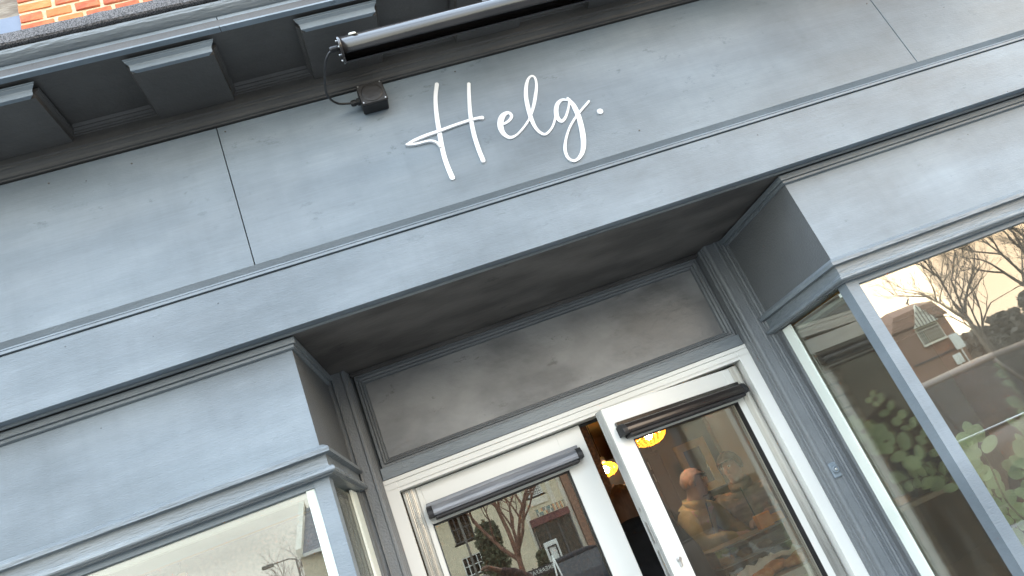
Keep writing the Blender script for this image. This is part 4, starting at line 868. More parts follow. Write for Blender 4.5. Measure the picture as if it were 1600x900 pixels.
def person(x, y, face, label, skin, top, legs, hair, lean=0.0, arms=None, hairlen=0.0, headturn=0.0, nod=0.0, bald=False, floor=0.12):
    """face: heading in radians (0 looks along +y); arms: ((elbow),(wrist)) for left/right in body axes (x right, y forward, z up from floor)"""
    p = empty('person', (x, y, floor), label, 'person')
    ca, sa = math.cos(face), math.sin(face)
    W = lambda v: Vector((x+v.x*ca+v.y*sa, y-v.x*sa+v.y*ca, floor+v.z))
    L = lambda v: v       # local
    hip = Vector((0, 0, 0.95)); ch = Vector((0, lean*0.55, 1.28)); nk = Vector((0, lean, 1.46-abs(lean)*0.15)); hd = nk+Vector((0, 0.03+lean*0.25, 0.055))
    top_h = hd+Vector((0, nod*0.06, 0.12))
    sh = [nk+Vector((s*0.190, -0.005, -0.065)) for s in (-1, 1)]
    if arms is None: arms = ((Vector((-0.25, 0.0, 1.12)), Vector((-0.26, 0.08, 0.88))), (Vector((0.25, 0.0, 1.12)), Vector((0.26, 0.08, 0.88))))
    arms = [(Vector(a), Vector(b)) for a, b in arms]
    t4 = lambda v, r: (v.x, v.y, v.z, r)
    chains = [[t4(hip, (0.13, 0.10)), t4(ch, (0.14, 0.10)), t4(nk+Vector((0, 0, -0.05)), (0.085, 0.070)), t4(nk+Vector((0, 0.012, 0.015)), (0.056, 0.056)), t4(hd, (0.068, 0.078)), t4(hd+Vector((0, 0.012, 0.065)), (0.076, 0.092)), t4(hd+Vector((0, 0.0, 0.135)), (0.055, 0.066))]]
    for s in (-1, 1):
        chains.append([t4(hip, (0.13, 0.10)), (s*0.10, 0.0, 0.86, 0.085), (s*0.11, 0.03, 0.48, 0.06), (s*0.12, -0.01, 0.09, 0.042), (s*0.13, 0.13, 0.04, 0.035)])
    hands = []
    for i, s in enumerate((-1, 1)):
        e_, w_ = arms[i]; d = (w_-e_).normalized(); side = d.cross(Vector((0, 0, 1)))
        side = side.normalized() if side.length > 0.1 else Vector((s, 0, 0))
        palm = w_+d*0.055; knuck = w_+d*0.095
        chains.append([t4(ch, (0.14, 0.10)), t4(sh[i], 0.06), t4(e_, 0.043), t4(w_, (0.028, 0.022)), t4(palm, (0.036, 0.018)), ])
        dn = d.cross(side).normalized()
        if dn.z > 0: dn = -dn
        for q in range(4):
            b0 = palm+side*(q-1.5)*0.020+d*0.012; ln = (0.066, 0.078, 0.074, 0.056)[q]
            m1 = b0+d*ln*0.55; m2 = m1+d*ln*0.30+dn*ln*0.28; m3 = m2+d*ln*0.1+dn*ln*0.30
            chains.append([t4(palm, (0.036, 0.018)), t4(b0, 0.0105), t4(m1, 0.0095), t4(m2, 0.0088), t4(m3, 0.007)])
        tb_ = w_+d*0.03+side*s*-0.03; chains.append([t4(palm, (0.036, 0.018)), t4(tb_, 0.012), t4(tb_+d*0.035+side*s*-0.02+dn*0.01, 0.010), t4(tb_+d*0.06+side*s*-0.018+dn*0.025, 0.008)])
    body = place(skin_mesh(chains), 'body', skin, p, W)
    # jacket (torso + sleeves) and trousers, a little larger than the body
    wr = lambda a, b, f: a.lerp(b, f)
    jc = [[t4(hip+Vector((0, 0, -0.17)), (0.175, 0.135)), t4(hip+Vector((0, 0.0, 0.10)), (0.158, 0.125)), t4(ch, (0.17, 0.125)), t4(nk+Vector((0, -0.005, -0.055)), (0.135, 0.095)), t4(nk+Vector((0, -0.004, -0.005)), (0.092, 0.082)), t4(nk+Vector((0, 0.004, 0.030)), (0.070, 0.070))]]
    for i, s in enumerate((-1, 1)):
        e_, w_ = arms[i]
        jc.append([t4(ch, (0.17, 0.125)), t4(sh[i], 0.084), t4(wr(sh[i], e_, 0.5), 0.072), t4(e_, 0.064), t4(wr(e_, w_, 0.5), 0.056), t4(wr(e_, w_, 0.93), 0.045)])
    jm = skin_mesh(jc, 2)
    for v in jm.vertices:
        nv = v.normal.copy(); qz = math.sin(v.co.z*70) if top == 'puffer' else 0
        v.co += nv*(0.010*noise.noise(v.co*11)+0.006*noise.noise(v.co*27)+0.006*qz)
    place(jm, 'jacket', top, p, W)
    cl_ = MB(); cl_.lathe((0, 0, 0), [(0.088, 0.0), (0.094, 0.03), (0.088, 0.062), (0.080, 0.060), (0.082, 0.02)], 22)
    tl_ = lean*0.9; cl_.v = [tuple(W(Vector((a*1.0, b*0.92+nk.y+tl_*c_*0.5+0.004, c_+nk.z-0.045-b*0.25)))) for a, b, c_ in cl_.v]; cl_.build('collar', top, p)
    zp = MB(); zp.v = []
    zs_ = [ch.lerp(nk, t/6*0.75) for t in range(7)]; zs_ = [hip.lerp(ch, t/5) for t in range(5)]+zs_
    zp.tube([tuple(W(Vector((0, z_.y+0.128-0.028*max(0, (z_.z-1.28)/0.18), z_.z)))) for z_ in zs_], 0.005, 5); zp.build('zip', 'black', p)
    place(skin_mesh([[(0, 0, 1.00, (0.150, 0.115)), (0, 0, 0.88, (0.155, 0.120)), (-0.095, 0, 0.76, 0.098), (-0.11, 0.03, 0.48, 0.078), (-0.12, -0.01, 0.12, 0.064)], [(0, 0, 0.88, (0.155, 0.12)), (0.095, 0, 0.76, 0.098), (0.11, 0.03, 0.48, 0.078), (0.12, -0.01, 0.12, 0.064)]]), 'trousers', legs, p, W)
    for s in (-1, 1): place(skin_mesh([[(s*0.12, -0.05, 0.04, 0.045), (s*0.125, 0.06, 0.035, 0.045), (s*0.13, 0.17, 0.03, 0.035)]]), 'shoe', 'black', p, W)
    # head details: the head turns about the neck
    ct_, st_ = math.cos(headturn), math.sin(headturn)
    hc = hd+Vector((0, 0.012, 0.065))
    H = lambda v: W(Vector((hc.x+v.x*ct_+v.y*st_, hc.y-v.x*st_+v.y*ct_, hc.z+v.z)))
    def addm(mb, name, mat):
        o0 = origin(p); mb.v = [tuple(H(Vector(q))) for q in mb.v]; return mb.build(name, mat, p)
    m = lump((0, 0.088, -0.012), 0.016, 1.0, 0.9, 1.4, 1.7, 8); addm(m, 'nose', skin)
    for s in (-1, 1):
        addm(lump((s*0.030, 0.084, 0.012), 0.011, 2.0, 1.2, 0.5, 0.8, 8), 'eye', 'pot'); addm(lump((s*0.030, 0.090, 0.012), 0.005, 2.0, 1, 0.5, 1, 8), 'pupil', 'black'); addm(lump((s*0.079, 0.0, -0.002), 0.022, 4.0, 0.4, 0.8, 1.3, 8), 'ear', skin)
    addm(lump((0, 0.083, -0.052), 0.02, 5.0, 1.3, 0.4, 0.35, 8), 'mouth', 'redawn' if skin == 'skin_d' else 'skin')
    hm = MB(); vs = []; seg = 20; n = 10; fs = []
    for i in range(n+1):
        a = PI/2-PI*0.62*i/n
        for k in range(seg):
            w = 2*PI*k/seg; d = Vector((math.cos(a)*math.cos(w), math.cos(a)*math.sin(w), math.sin(a)))
            front = max(0.0, d.y); q = 1.0
            zc = d.z
            if front > 0.35 and zc < 0.45: zc = 0.45+(zc-0.45)*0.15     # hairline above the forehead
            g = (0.002 if bald else 0.016)+0.010*noise.noise(d*5+Vector((x, y, 0)))
            r_ = 0.080+g
            hh = d.z if not (d.y > 0.3 and d.z < 0.45) else zc
            zz = hh*(0.098+g)+0.012 - (hairlen*max(0, -d.z+0.1) if d.y < 0.3 else 0)
            vs.append((d.x*r_*(0.98), d.y*(0.094+g)-0.004, zz))
    for i in range(n):
        for k in range(seg): fs.append((i*seg+k, i*seg+(k+1) % seg, (i+1)*seg+(k+1) % seg, (i+1)*seg+k))
    hm.add(vs, fs, True); addm(hm, 'hair', hair)
    return p
V = Vector
person(1.74, 5.50, math.radians(140), 'man with a bare pink head in a khaki jacket bending over the counter', 'skin', 'khaki', 'navy', 'hair_gr', lean=0.13,
       arms=((V((-0.27, 0.20, 1.16)), V((-0.06, 0.40, 1.10))), (V((0.27, 0.22, 1.16)), V((0.08, 0.42, 1.12)))), bald=True, headturn=-0.3)
person(2.33, 5.62, math.radians(-150), 'person in a pinkish brown padded jacket with bent arms at the counter', 'skin', 'puffer', 'navy', 'hair', lean=0.10,
       arms=((V((-0.30, 0.14, 1.14)), V((-0.08, 0.40, 1.16))), (V((0.30, 0.14, 1.14)), V((0.10, 0.42, 1.08)))), headturn=0.3)
person(2.28, 6.55, math.radians(170), 'dark haired person in a striped grey knit behind the other two customers', 'skin', 'striped', 'navy', 'hair', lean=0.05)
person(1.06, 4.30, math.radians(20), 'person in a dark navy coat with warm brown hair standing inside the door gap', 'skin', 'navy', 'navy', 'hair_br', hairlen=0.22)
# the photographer, behind the camera, seen only as a reflection in the door glass
person(0.20, -0.42, 0.0, 'person in a dark maroon top taking the photograph, reflected in the left door', 'skin_d', 'maroon', 'navy', 'hair',
       arms=((V((-0.40, 0.10, 1.28)), V((-0.26, 0.30, 1.52))), (V((0.40, 0.14, 1.50)), V((0.12, 0.28, 1.70)))), floor=0.10).scale = (0.92, 0.92, 0.92)
ph = empty('phone', (0.0, -0.06, EYE-0.04), 'black phone held up by the photographer', 'phone')
MB(EYE).box(-0.075, 0.075, -0.052, -0.044, -0.038, 0.038, 0.003).build('phone_body', 'black', ph); MB(EYE).lathe((-0.055, -0.043, 0.02), [(0.008, -0.001), (0.008, 0.002)], 14, 'y').build('phone_lens', 'blackgloss', ph)

# ------------------------------------------------------------ eucalyptus in the right window
def leaf_mesh(r, seed):
    m = MB(); n = 12; vs = [(0, 0, 0)]; rg = random.Random(seed)
    ring = []
    for rr, dz in ((0.5, -0.03), (1.0, 0.05)):
        for k in range(n):
            w = 2*PI*k/n; q = r*rr*(1-0.10*math.cos(w))*(1+0.04*rg.uniform(-1, 1)); vs.append((q*math.sin(w)*0.92, r*1.0-q*math.cos(w), r*dz*(1+rg.uniform(-0.6, 0.6))+0.12*r*math.cos(w*1.0)))
    vs[0] = (0, r, -0.07*r)
    fs = [(0, 1+k, 1+(k+1) % n) for k in range(n)]+[(1+k, 1+(k+1) % n, 1+n+(k+1) % n, 1+n+k)[::-1] for k in range(n)]
    m.add(vs, fs, True); o = m.build('leaf', 'eucalyptus'); me = o.data; bpy.data.objects.remove(o); return me
LM = [leaf_mesh(1.0, s) for s in range(4)]
def sprig_plant(name, base, stems, label, cat, seed, pot=True):
    rg = random.Random(seed); p = empty(name, base, label, cat)
    if pot:
        b = Vector(base)
        MB().lathe(tuple(b), [(0.05, 0.0), (0.085, 0.02), (0.11, 0.09), (0.10, 0.17), (0.06, 0.22), (0.052, 0.25), (0.058, 0.265), (0.048, 0.26), (0.045, 0.20)], 28).build('vase', 'pot', p)
    nl = 0
    for st in stems:
        P = [Vector(q) for q in st['p']]; pts = []
        for i in range(len(P)-1):
            p0, p1, p2, p3 = P[max(i-1, 0)], P[i], P[i+1], P[min(i+2, len(P)-1)]
            for t_ in range(6):
                t = t_/6; pts.append(0.5*((2*p1)+(-p0+p2)*t+(2*p0-5*p1+4*p2-p3)*t*t+(-p0+3*p1-3*p2+p3)*t**3))
        pts.append(P[-1]); n = len(pts)
        MB(EYE).tube(pts, [0.0042*(1-0.65*i/n) for i in range(n)], 6).build('stem', 'stem', p)
        k0 = int(n*st.get('from', 0.25))
        for i in range(k0, n, st.get('step', 2)):
            t = (pts[min(i+1, n-1)]-pts[max(i-1, 0)]).normalized(); side = t.cross(Vector((rg.uniform(-0.4, 0.4), -1, rg.uniform(-0.4, 0.4)))).normalized()
            for s in (-1, 1):
                r = 1.22*st.get('r', 0.030)*(1.0-0.35*(i-k0)/max(1, n-k0))*rg.uniform(0.8, 1.15)
                yv = (side*s+t*0.45+Vector((rg.uniform(-0.25, 0.25), rg.uniform(-0.5, 0.2), rg.uniform(-0.2, 0.3)))).normalized()
                zv = Vector((rg.uniform(-0.5, 0.5), -1, rg.uniform(-0.1, 0.8))); zv = (zv-yv*zv.dot(yv)).normalized(); xv = yv.cross(zv)
                o = bpy.data.objects.new('leaf', LM[rg.randint(0, 3)]); COL.objects.link(o); o.parent = p
                Mx = Matrix((xv, yv, zv)).transposed().to_4x4() @ Matrix.Diagonal((r*rg.uniform(0.62, 1.0), r, r*rg.uniform(0.8, 1.6), 1)); Mx.translation = pts[i]+Vector((0, 0, EYE))-Vector(base)
                o.matrix_basis = Mx; nl += 1
    return p
W1 = lambda a, c, y: (a*y, y, c*y)
B_ = (2.16, 2.72, -0.66)
sprig_plant('eucalyptus_plant', (2.16, 2.72, EYE-0.90), [
    {'p': [B_, W1(0.760, -0.20, 2.76), W1(0.700, -0.110, 2.78), W1(0.655, -0.050, 2.79), W1(0.628, -0.022, 2.78), W1(0.606, 0.002, 2.77)], 'from': 0.50, 'r': 0.030, 'step': 2},
    {'p': [B_, W1(0.76, -0.20, 2.84), W1(0.700, -0.115, 2.86), W1(0.665, -0.098, 2.86), W1(0.622, -0.092, 2.84)], 'from': 0.45, 'r': 0.028, 'step': 2},
    {'p': [B_, W1(0.77, -0.18, 2.95), W1(0.712, -0.075, 2.98), W1(0.684, -0.015, 3.0), W1(0.660, 0.028, 3.0)], 'from': 0.5, 'r': 0.024, 'step': 2},
    {'p': [B_, W1(0.765, -0.18, 2.48), W1(0.772, -0.12, 2.43), W1(0.772, -0.088, 2.42), W1(0.768, -0.070, 2.41)], 'from': 0.6, 'r': 0.034, 'step': 3},
    {'p': [B_, W1(0.84, -0.20, 2.52), W1(0.875, -0.11, 2.48), W1(0.893, -0.050, 2.45), W1(0.897, -0.005, 2.43)], 'from': 0.35, 'r': 0.034, 'step': 2},
    {'p': [B_, W1(0.80, -0.24, 2.52), W1(0.81, -0.18, 2.48), W1(0.835, -0.13, 2.46), W1(0.86, -0.095, 2.45)], 'from': 0.25, 'r': 0.038, 'step': 2},
    {'p': [B_, W1(0.76, -0.22, 2.60), W1(0.755, -0.17, 2.58), W1(0.745, -0.13, 2.56), W1(0.738, -0.10, 2.55)], 'from': 0.3, 'r': 0.034, 'step': 2},
    {'p': [B_, W1(0.90, -0.24, 2.55), W1(0.94, -0.18, 2.50), W1(0.97, -0.12, 2.48), W1(0.99, -0.06, 2.46)], 'from': 0.3, 'r': 0.036, 'step': 2},
    {'p': [B_, W1(0.86, -0.26, 2.7), W1(0.88, -0.18, 2.68), W1(0.885, -0.13, 2.66), W1(0.88, -0.09, 2.66)], 'from': 0.35, 'r': 0.036, 'step': 2},
    {'p': [B_, W1(0.90, -0.22, 2.50), W1(0.915, -0.12, 2.44), W1(0.915, -0.05, 2.42), W1(0.905, 0.005, 2.41)], 'from': 0.45, 'r': 0.030, 'step': 2},
    {'p': [B_, W1(0.82, -0.26, 2.62), W1(0.83, -0.21, 2.60), W1(0.82, -0.17, 2.60), W1(0.81, -0.13, 2.58)], 'from': 0.3, 'r': 0.036, 'step': 2},
    ], 'leafy eucalyptus sprigs in a white vase behind the right hand window', 'plant', 5)
# window shelf the vase stands on, with a few things on it
sh_ = empty('window_table', (2.5, 2.95, 0.12), 'brown wooden table inside the right window bay', 'table')
S().box(1.78, 3.2, 2.55, 3.15, -0.94, -0.90, 0.004).build('table_top', 'oldwood', sh_)
for x in (1.84, 3.14):
    for y in (2.6, 3.1): S().box(x-0.02, x+0.02, y-0.02, y+0.02, -1.47, -0.941, 0.002).build('table_leg', 'oldwood', sh_)
sf = empty('wall_shelf', (2.36, 3.6, EYE-0.42), 'short wooden shelf with small packets behind the eucalyptus', 'shelf')
S().box(2.05, 2.75, 3.55, 3.80, -0.455, -0.430, 0.003).build('shelf_board', 'counterwood', sf)
S().box(2.10, 2.13, 3.58, 3.78, -1.47, -0.456).build('shelf_upright', 'darkint', sf); S().box(2.66, 2.69, 3.58, 3.78, -1.47, -0.456).build('shelf_upright', 'darkint', sf)
for i, (x, w, h, mt, lb) in enumerate(((2.10, 0.06, 0.05, 'redawn', 'small dark red packet at the left end of the shelf'), (2.19, 0.07, 0.035, 'orange', 'flat orange packet next to the red one on the shelf'), (2.32, 0.12, 0.22, 'black', 'black upright tin in the middle of the shelf'), (2.48, 0.10, 0.17, 'black', 'shorter black tin at the right of the shelf'))):
    m = S(); m.box(x, x+w, 3.60, 3.68, -0.4295, -0.4295+h, 0.004); m.box(x+0.008, x+w-0.008, 3.5975, 3.5995, -0.42, -0.4295+h*0.6); m.build('packet', mt, None, lb, cat='packet')

# ============================================================ ACROSS THE STREET (seen in the glass)
def far_window(parent, x0, x1, z0, z1, y, nx, nz, bar='creamtrim', w=0.05):
    f = S(); f.box(x0-0.08, x1+0.08, y-0.02, y+0.05, z0-0.10, z0)          # sill
    f.box(x0, x0+w, y-0.04, y+0.02, z0, z1); f.box(x1-w, x1, y-0.04, y+0.02, z0, z1); f.box(x0+w, x1-w, y-0.04, y+0.02, z1-w, z1); f.box(x0+w, x1-w, y-0.04, y+0.02, z0, z0+w)
    for i in range(1, nx): q = x0+(x1-x0)*i/nx; f.box(q-0.018, q+0.018, y-0.03, y+0.015, z0+w, z1-w)
    for i in range(1, nz): q = z0+(z1-z0)*i/nz; f.box(x0+w, x1-w, y-0.028, y+0.013, q-0.018, q+0.018)
    o = f.build('window', bar, parent)
    S().box(x0+w, x1-w, y-0.020, y-0.010, z0+w, z1-w).build('pane', 'glass_far', o)
    return o
FY = -29.1
ch_ = empty('cream_house', (0, FY-4, 0.1), 'cream rendered house with a grey slate roof across the street', 'house')
wl_ = S(); holes = [(0.42, 1.36, 2.10, 3.36), (0.42, 1.36, 0.55, 1.42), (4.35, 5.15, 2.76, 3.26), (-2.6, -1.6, 2.10, 3.36), (-4.9, -3.9, 2.10, 3.36)]
xs = sorted(set([-6.1, 6.2]+[h[0] for h in holes]+[h[1] for h in holes])); zs = sorted(set([-1.5, 4.05]+[h[2] for h in holes]+[h[3] for h in holes]))
for i in range(len(xs)-1):
    for j in range(len(zs)-1):
        cx, cz = (xs[i]+xs[i+1])/2, (zs[j]+zs[j+1])/2
        if not any(h[0] < cx < h[1] and h[2] < cz < h[3] for h in holes): wl_.box(xs[i], xs[i+1], FY-0.25, FY, zs[j], zs[j+1])
wl_.build('wall', 'cream', ch_)
m = S(); m.box(-6.1, 6.2, FY-8, FY-7.8, -1.5, 4.05); m.box(-6.1, -5.9, FY-7.8, FY-0.25, -1.5, 4.05); m.box(6.0, 6.2, FY-7.8, FY-0.25, -1.5, 4.05); m.box(-5.9, 6.0, FY-0.9, FY-0.8, -1.5, 4.05); m.build('side_wall', 'cream', ch_)
m = S(); m.add([(-5.95, FY+0.25, 4.0), (6.2, FY+0.25, 4.0), (6.2, FY-4, 6.6), (-5.95, FY-4, 6.6), (-5.95, FY-8, 4.0), (6.2, FY-8, 4.0)], [(0, 1, 2, 3), (3, 2, 5, 4), (0, 3, 4), (1, 5, 2), (0, 4, 5, 1)]); m.build('roof', 'slates', ch_)
m = S(); m.add([(-6.2, FY+0.15, 3.9), (-5.94, FY+0.15, 3.9), (-5.94, FY-4, 6.8), (-6.2, FY-4, 6.8), (-6.2, FY-8, 3.9), (-5.94, FY-8, 3.9), (-6.2, FY+0.15, 4.3), (-5.94, FY+0.15, 4.3), (-6.2, FY-4, 7.0), (-5.94, FY-4, 7.0)],
    [(6, 7, 9, 8), (0, 1, 7, 6), (0, 6, 8, 3), (1, 2, 9, 7), (8, 9, 5, 4), (3, 8, 4), (2, 5, 9)]); m.build('roof_verge', 'creamtrim', ch_)
m = S(); m.box(-5.9, 6.2, FY+0.20, FY+0.32, 3.88, 4.02); m.build('gutter', 'signwhite', ch_)
for x in (3.9, 5.35, 5.95): S().box(x, x+0.22, FY, FY+0.10, -1.5, 3.9, 0.01).build('wall_pilaster', 'creamtrim', ch_)
for h, nx, nz, b in ((holes[0], 4, 2, 'cornice'), (holes[1], 4, 2, 'signwhite'), (holes[2], 8, 4, 'signwhite'), (holes[3], 4, 2, 'cornice'), (holes[4], 4, 2, 'cornice')):
    far_window(ch_, *h, FY-0.05, nx, nz, b)
frame2 = S(); frame2.box(4.25, 5.25, FY, FY+0.05, 2.30, 2.62); frame2.build('wall_panel', 'creamtrim', ch_)
# shop below the awning
sb = S(); sb.box(4.0, 5.95, FY+0.02, FY+0.45, 1.40, 1.72); sb.build('shop_fascia', 'redawn', ch_)
sb = S(); sb.box(4.1, 5.85, FY+0.02, FY+0.10, -1.3, 1.39); sb.build('shop_window', 'glass_far', ch_)
sb = S(); [sb.box(x, x+0.08, FY+0.05, FY+0.2, -1.4, 1.4) for x in (4.0, 4.6, 5.2, 5.87)]; sb.box(4.0, 5.95, FY+0.03, FY+0.2, -1.5, -0.9); sb.build('shop_frame', 'cornice', ch_)
cols = [(0.10, 0.22, 0.20), (0.70, 0.66, 0.55), (0.16, 0.16, 0.14), (0.70, 0.25, 0.06), (0.72, 0.62, 0.36), (0.12, 0.25, 0.25)]
cm = [pm('bunting_%d' % i, c, None, 3, 0.7) for i, c in enumerate(cols)]
bun = empty('bunting', (5.1, FY+0.5, EYE+1.73), 'row of multicoloured pennants above the shop across the street', 'bunting')
for r_ in range(2):
    for i in range(22):
        x = 4.40+i*0.066; z0 = 1.90-0.16*r_
        m = S(); m.quadslab([(x, FY+0.48, z0+0.15), (x+0.055, FY+0.48, z0+0.15), (x+0.05, FY+0.48, z0), (x+0.005, FY+0.48, z0)], 0.01, (0, 1, 0)); m.build('pennant', cm[(i*5+r_*2+i//3) % 6 if i < 12 else (i % 3)+2], bun)
S().box(4.35, 5.9, FY+0.46, FY+0.475, 2.04, 2.06).build('bunting_rail', 'cornice', bun)
# brick house to the right
bh = empty('brick_house', (10, FY-3, 0.1), 'dark red brick house joined to the cream house', 'house')
S().box(6.205, 15, FY-8, FY+0.30, -1.5, 5.2).build('wall', 'farbrick', bh)
m = S(); m.add([(6.205, FY+0.6, 5.2), (15, FY+0.6, 5.2), (15, FY-4, 8.0), (6.205, FY-4, 8.0), (6.205, FY-8, 5.2), (15, FY-8, 5.2)], [(0, 1, 2, 3), (3, 2, 5, 4), (0, 3, 4), (1, 5, 2), (0, 4, 5, 1)]); m.build('roof', 'tiles', bh)
for x in (7.6, 10.2, 12.6): far_window(bh, x, x+1.1, 2.2, 3.7, FY+0.32, 4, 3, 'signwhite'); far_window(bh, x, x+1.1, -0.6, 1.0, FY+0.32, 4, 3, 'signwhite')
# brick terrace added at the far right to block bright sky in the door glass
te = empty('sky_blocking_terrace', (50, FY-3, 0.1), 'long dark brick terrace added at the far right end to block bright sky', 'terrace')
S().box(40.0, 75, FY-1.5, FY+1.5, -1.5, 8.2).build('wall', 'farbrick', te)
m = S(); m.add([(40.0, FY+1.8, 8.2), (75, FY+1.8, 8.2), (75, FY, 9.6), (40.0, FY, 9.6), (40.0, FY-1.8, 8.2), (75, FY-1.8, 8.2)], [(0, 1, 2, 3), (3, 2, 5, 4), (0, 3, 4), (1, 5, 2), (0, 4, 5, 1)]); m.build('roof', 'tiles', te)
for i in range(10):
    x = 41.0+3.4*i; far_window(te, x, x+1.2, 4.6, 6.3, FY+1.52, 2, 2, 'cornice'); far_window(te, x, x+1.2, 0.6, 2.4, FY+1.52, 2, 2, 'cornice')
# brick house with the half timbered gable window, far right
GY = -51.3
gh = empty('gabled_house', (44.7, GY-4, 0.1), 'brown brick house with a white timbered gable window and hipped gable roof', 'house')
S().box(41.9, 47.4, GY-10, GY, -1.5, 5.9).build('wall', 'farbrick', gh)
m = S(); m.add([(41.6, GY+0.3, 5.8), (47.7, GY+0.3, 5.8), (47.7, GY-10, 5.8), (41.6, GY-10, 5.8), (42.6, GY+0.2, 7.1), (43.4, GY-1.2, 7.85), (46.4, GY-1.2, 7.85), (47.0, GY+0.2, 7.3), (43.4, GY-10, 7.85), (46.4, GY-10, 7.85)],
    [(0, 1, 7, 4), (4, 7, 6, 5), (0, 4, 5, 8, 3), (1, 2, 9, 6, 7), (5, 6, 9, 8), (3, 8, 9, 2), (0, 3, 2, 1)]); m.build('roof', 'farbrick', gh)
m = S(); m.add([(43.9, GY+0.35, 5.5), (46.4, GY+0.35, 5.5), (45.2, GY+0.35, 7.5), (43.9, GY+0.1, 5.5), (46.4, GY+0.1, 5.5), (45.2, GY+0.1, 7.5)], [(0, 1, 2), (3, 5, 4), (0, 3, 4, 1), (1, 4, 5, 2), (2, 5, 3, 0)]); m.build('timbered_gable', 'creamtrim', gh)
for i in range(7): q = 44.1+i*0.34; S().box(q, q+0.07, GY+0.36, GY+0.40, 5.5, 5.5+1.9*(1-abs(q-45.15)/1.35)).build('timber', 'cornice', gh)
far_window(gh, 43.95, 46.35, 3.85, 5.45, GY+0.10, 12, 5, 'creamtrim', 0.08)
S().box(42.2, 47.0, GY+0.02, GY+0.06, 2.6, 2.75).build('string_course', 'cornice', gh)
for (a, c0, c1, w, lb) in ((0.8316, 0.0448, 0.0695, 0.95, 'upper white board on the brick wall beside the gabled house'), (0.8190, 0.0240, 0.0403, 0.8, 'lower white board beside the gabled house')):
    x = a*55.5; s_ = MB(EYE); s_.box(x, x+w, GY+0.5, GY+0.56, c0*55.5, c1*55.5, 0.02); s_.box(x+w/2-0.04, x+w/2+0.04, GY+0.40, GY+0.49, -1.5, c1*55.5); s_.build('notice_board', 'signwhite', None, lb, cat='notice board')
# crow on the roof ridge
cw_ = empty('crow', (45.9, GY-1.2, EYE+7.85), 'black crow perched on the ridge of the gabled house', 'bird')
place(skin_mesh([[(45.62, GY-1.2, EYE+8.02, 0.04), (45.85, GY-1.2, EYE+8.12, 0.11), (46.05, GY-1.2, EYE+8.26, 0.10), (46.18, GY-1.2, EYE+8.42, 0.07), (46.32, GY-1.2, EYE+8.40, 0.02)], [(45.85, GY-1.2, EYE+8.12, 0.11), (45.88, GY-1.14, EYE+7.86, 0.015)], [(45.85, GY-1.2, EYE+8.12, 0.11), (45.88, GY-1.26, EYE+7.86, 0.015)]]), 'body', 'crow', cw_, lambda v: v.copy())

# bare trees
def bare_tree(x, y, h, seed, label, r0=0.18, bark='bark', spread=0.55, fork=0.35, depth=5, lean=(0, 0), group='bare winter trees across the street'):
    rg = random.Random(seed); p = empty('bare_tree', (x, y, 0.0), label, 'tree', group)
    tr = MB(); br = MB(); base = Vector((x, y, 0)); top = Vector((x+lean[0], y+lean[1], h*fork))
    tr.tube([base, base.lerp(top, 0.3)+Vector((0.05, 0, 0)), base.lerp(top, 0.7)-Vector((0.04, 0, 0)), top], [r0*1.25, r0, r0*0.85, r0*0.75], 10); tr.build('trunk', bark, p)
    def grow(a, d, L, r, dep):
        n = 3; pts = [a]; dd = d.copy()
        for i in range(n):
            dd = (dd+Vector((rg.uniform(-1, 1), rg.uniform(-1, 1), rg.uniform(-0.3, 0.8)))*0.22).normalized(); pts.append(pts[-1]+dd*L/n)
        br.tube(pts, [r*(1-0.5*i/n) for i in range(n+1)], 4 if dep < 3 else 6)
        if dep == 0: return
        for k in range(3 if dep > 1 else 4):
            t = rg.uniform(0.35, 1.0) if k else 1.0; i = min(n-1, int(t*n)); q = pts[i].lerp(pts[i+1], t*n-i)
            ax = Vector((rg.uniform(-1, 1), rg.uniform(-1, 1), rg.uniform(-0.35, 0.7))).normalized()
            grow(q, (dd+ax*spread*1.5).normalized(), L*rg.uniform(0.55, 0.8), r*0.52, dep-1)
    for k in range(4):
        w = 2*PI*k/4+rg.uniform(-0.4, 0.4)
        grow(top-Vector((0, 0, 0.25*k*h*0.05)), Vector((math.cos(w)*spread, math.sin(w)*spread, 0.9)).normalized(), h*0.30, r0*0.6, depth)
    grow(top, Vector((0, 0, 1)), h*0.33, r0*0.7, depth)
    br.build('branches', bark, p, fix=False)
    return p
def leafy(x, y, z0, w, h, n, seed, mat, name, label, cat, group=None, taper=0.5, leaf=0.12):
    rg = random.Random(seed); p = empty(name, (x, y, z0), label, cat, group)
    MB().tube([(x, y, z0), (x+0.05, y, z0+h*0.5), (x, y, z0+h*0.9)], [0.10, 0.07, 0.02], 6).build('trunk', 'bark', p)
    m = MB()
    for i in range(n):
        t = rg.random()**0.8; rr = w*(1-taper*t)*math.sqrt(rg.random())*(0.75+0.45*noise.noise(Vector((t*4, seed, 0)))); a = rg.uniform(0, 2*PI)
        c = Vector((x+rr*math.cos(a), y+rr*math.sin(a), z0+h*(0.08+0.92*t)))+Vector((0, 0, 0.2*w*noise.noise(Vector((a, t*3, seed)))))
        u = Vector((rg.uniform(-1, 1), rg.uniform(-1, 1), rg.uniform(-1, 1))).normalized()*leaf; v = u.cross(Vector((rg.uniform(-1, 1), rg.uniform(-1, 1), rg.uniform(-1, 1)))).normalized()*leaf*0.6
        m.add([tuple(c-u), tuple(c+v), tuple(c+u), tuple(c-v)], [(0, 1, 2, 3)])
    m.build('crown', mat, p, fix=False); return p
bare_tree(2.25, -20.6, 7.6, 12, 'thick trunked red brown bare tree in front of the cream house', 0.135, 'redbark', 0.55, 0.27, 5)
leafy(1.55, -22.6, 0.0, 1.05, 3.6, 3200, 3, 'conifer', 'evergreen_shrub', 'tall dark evergreen shrub left of the thick bare trunk', 'shrub', leaf=0.10)
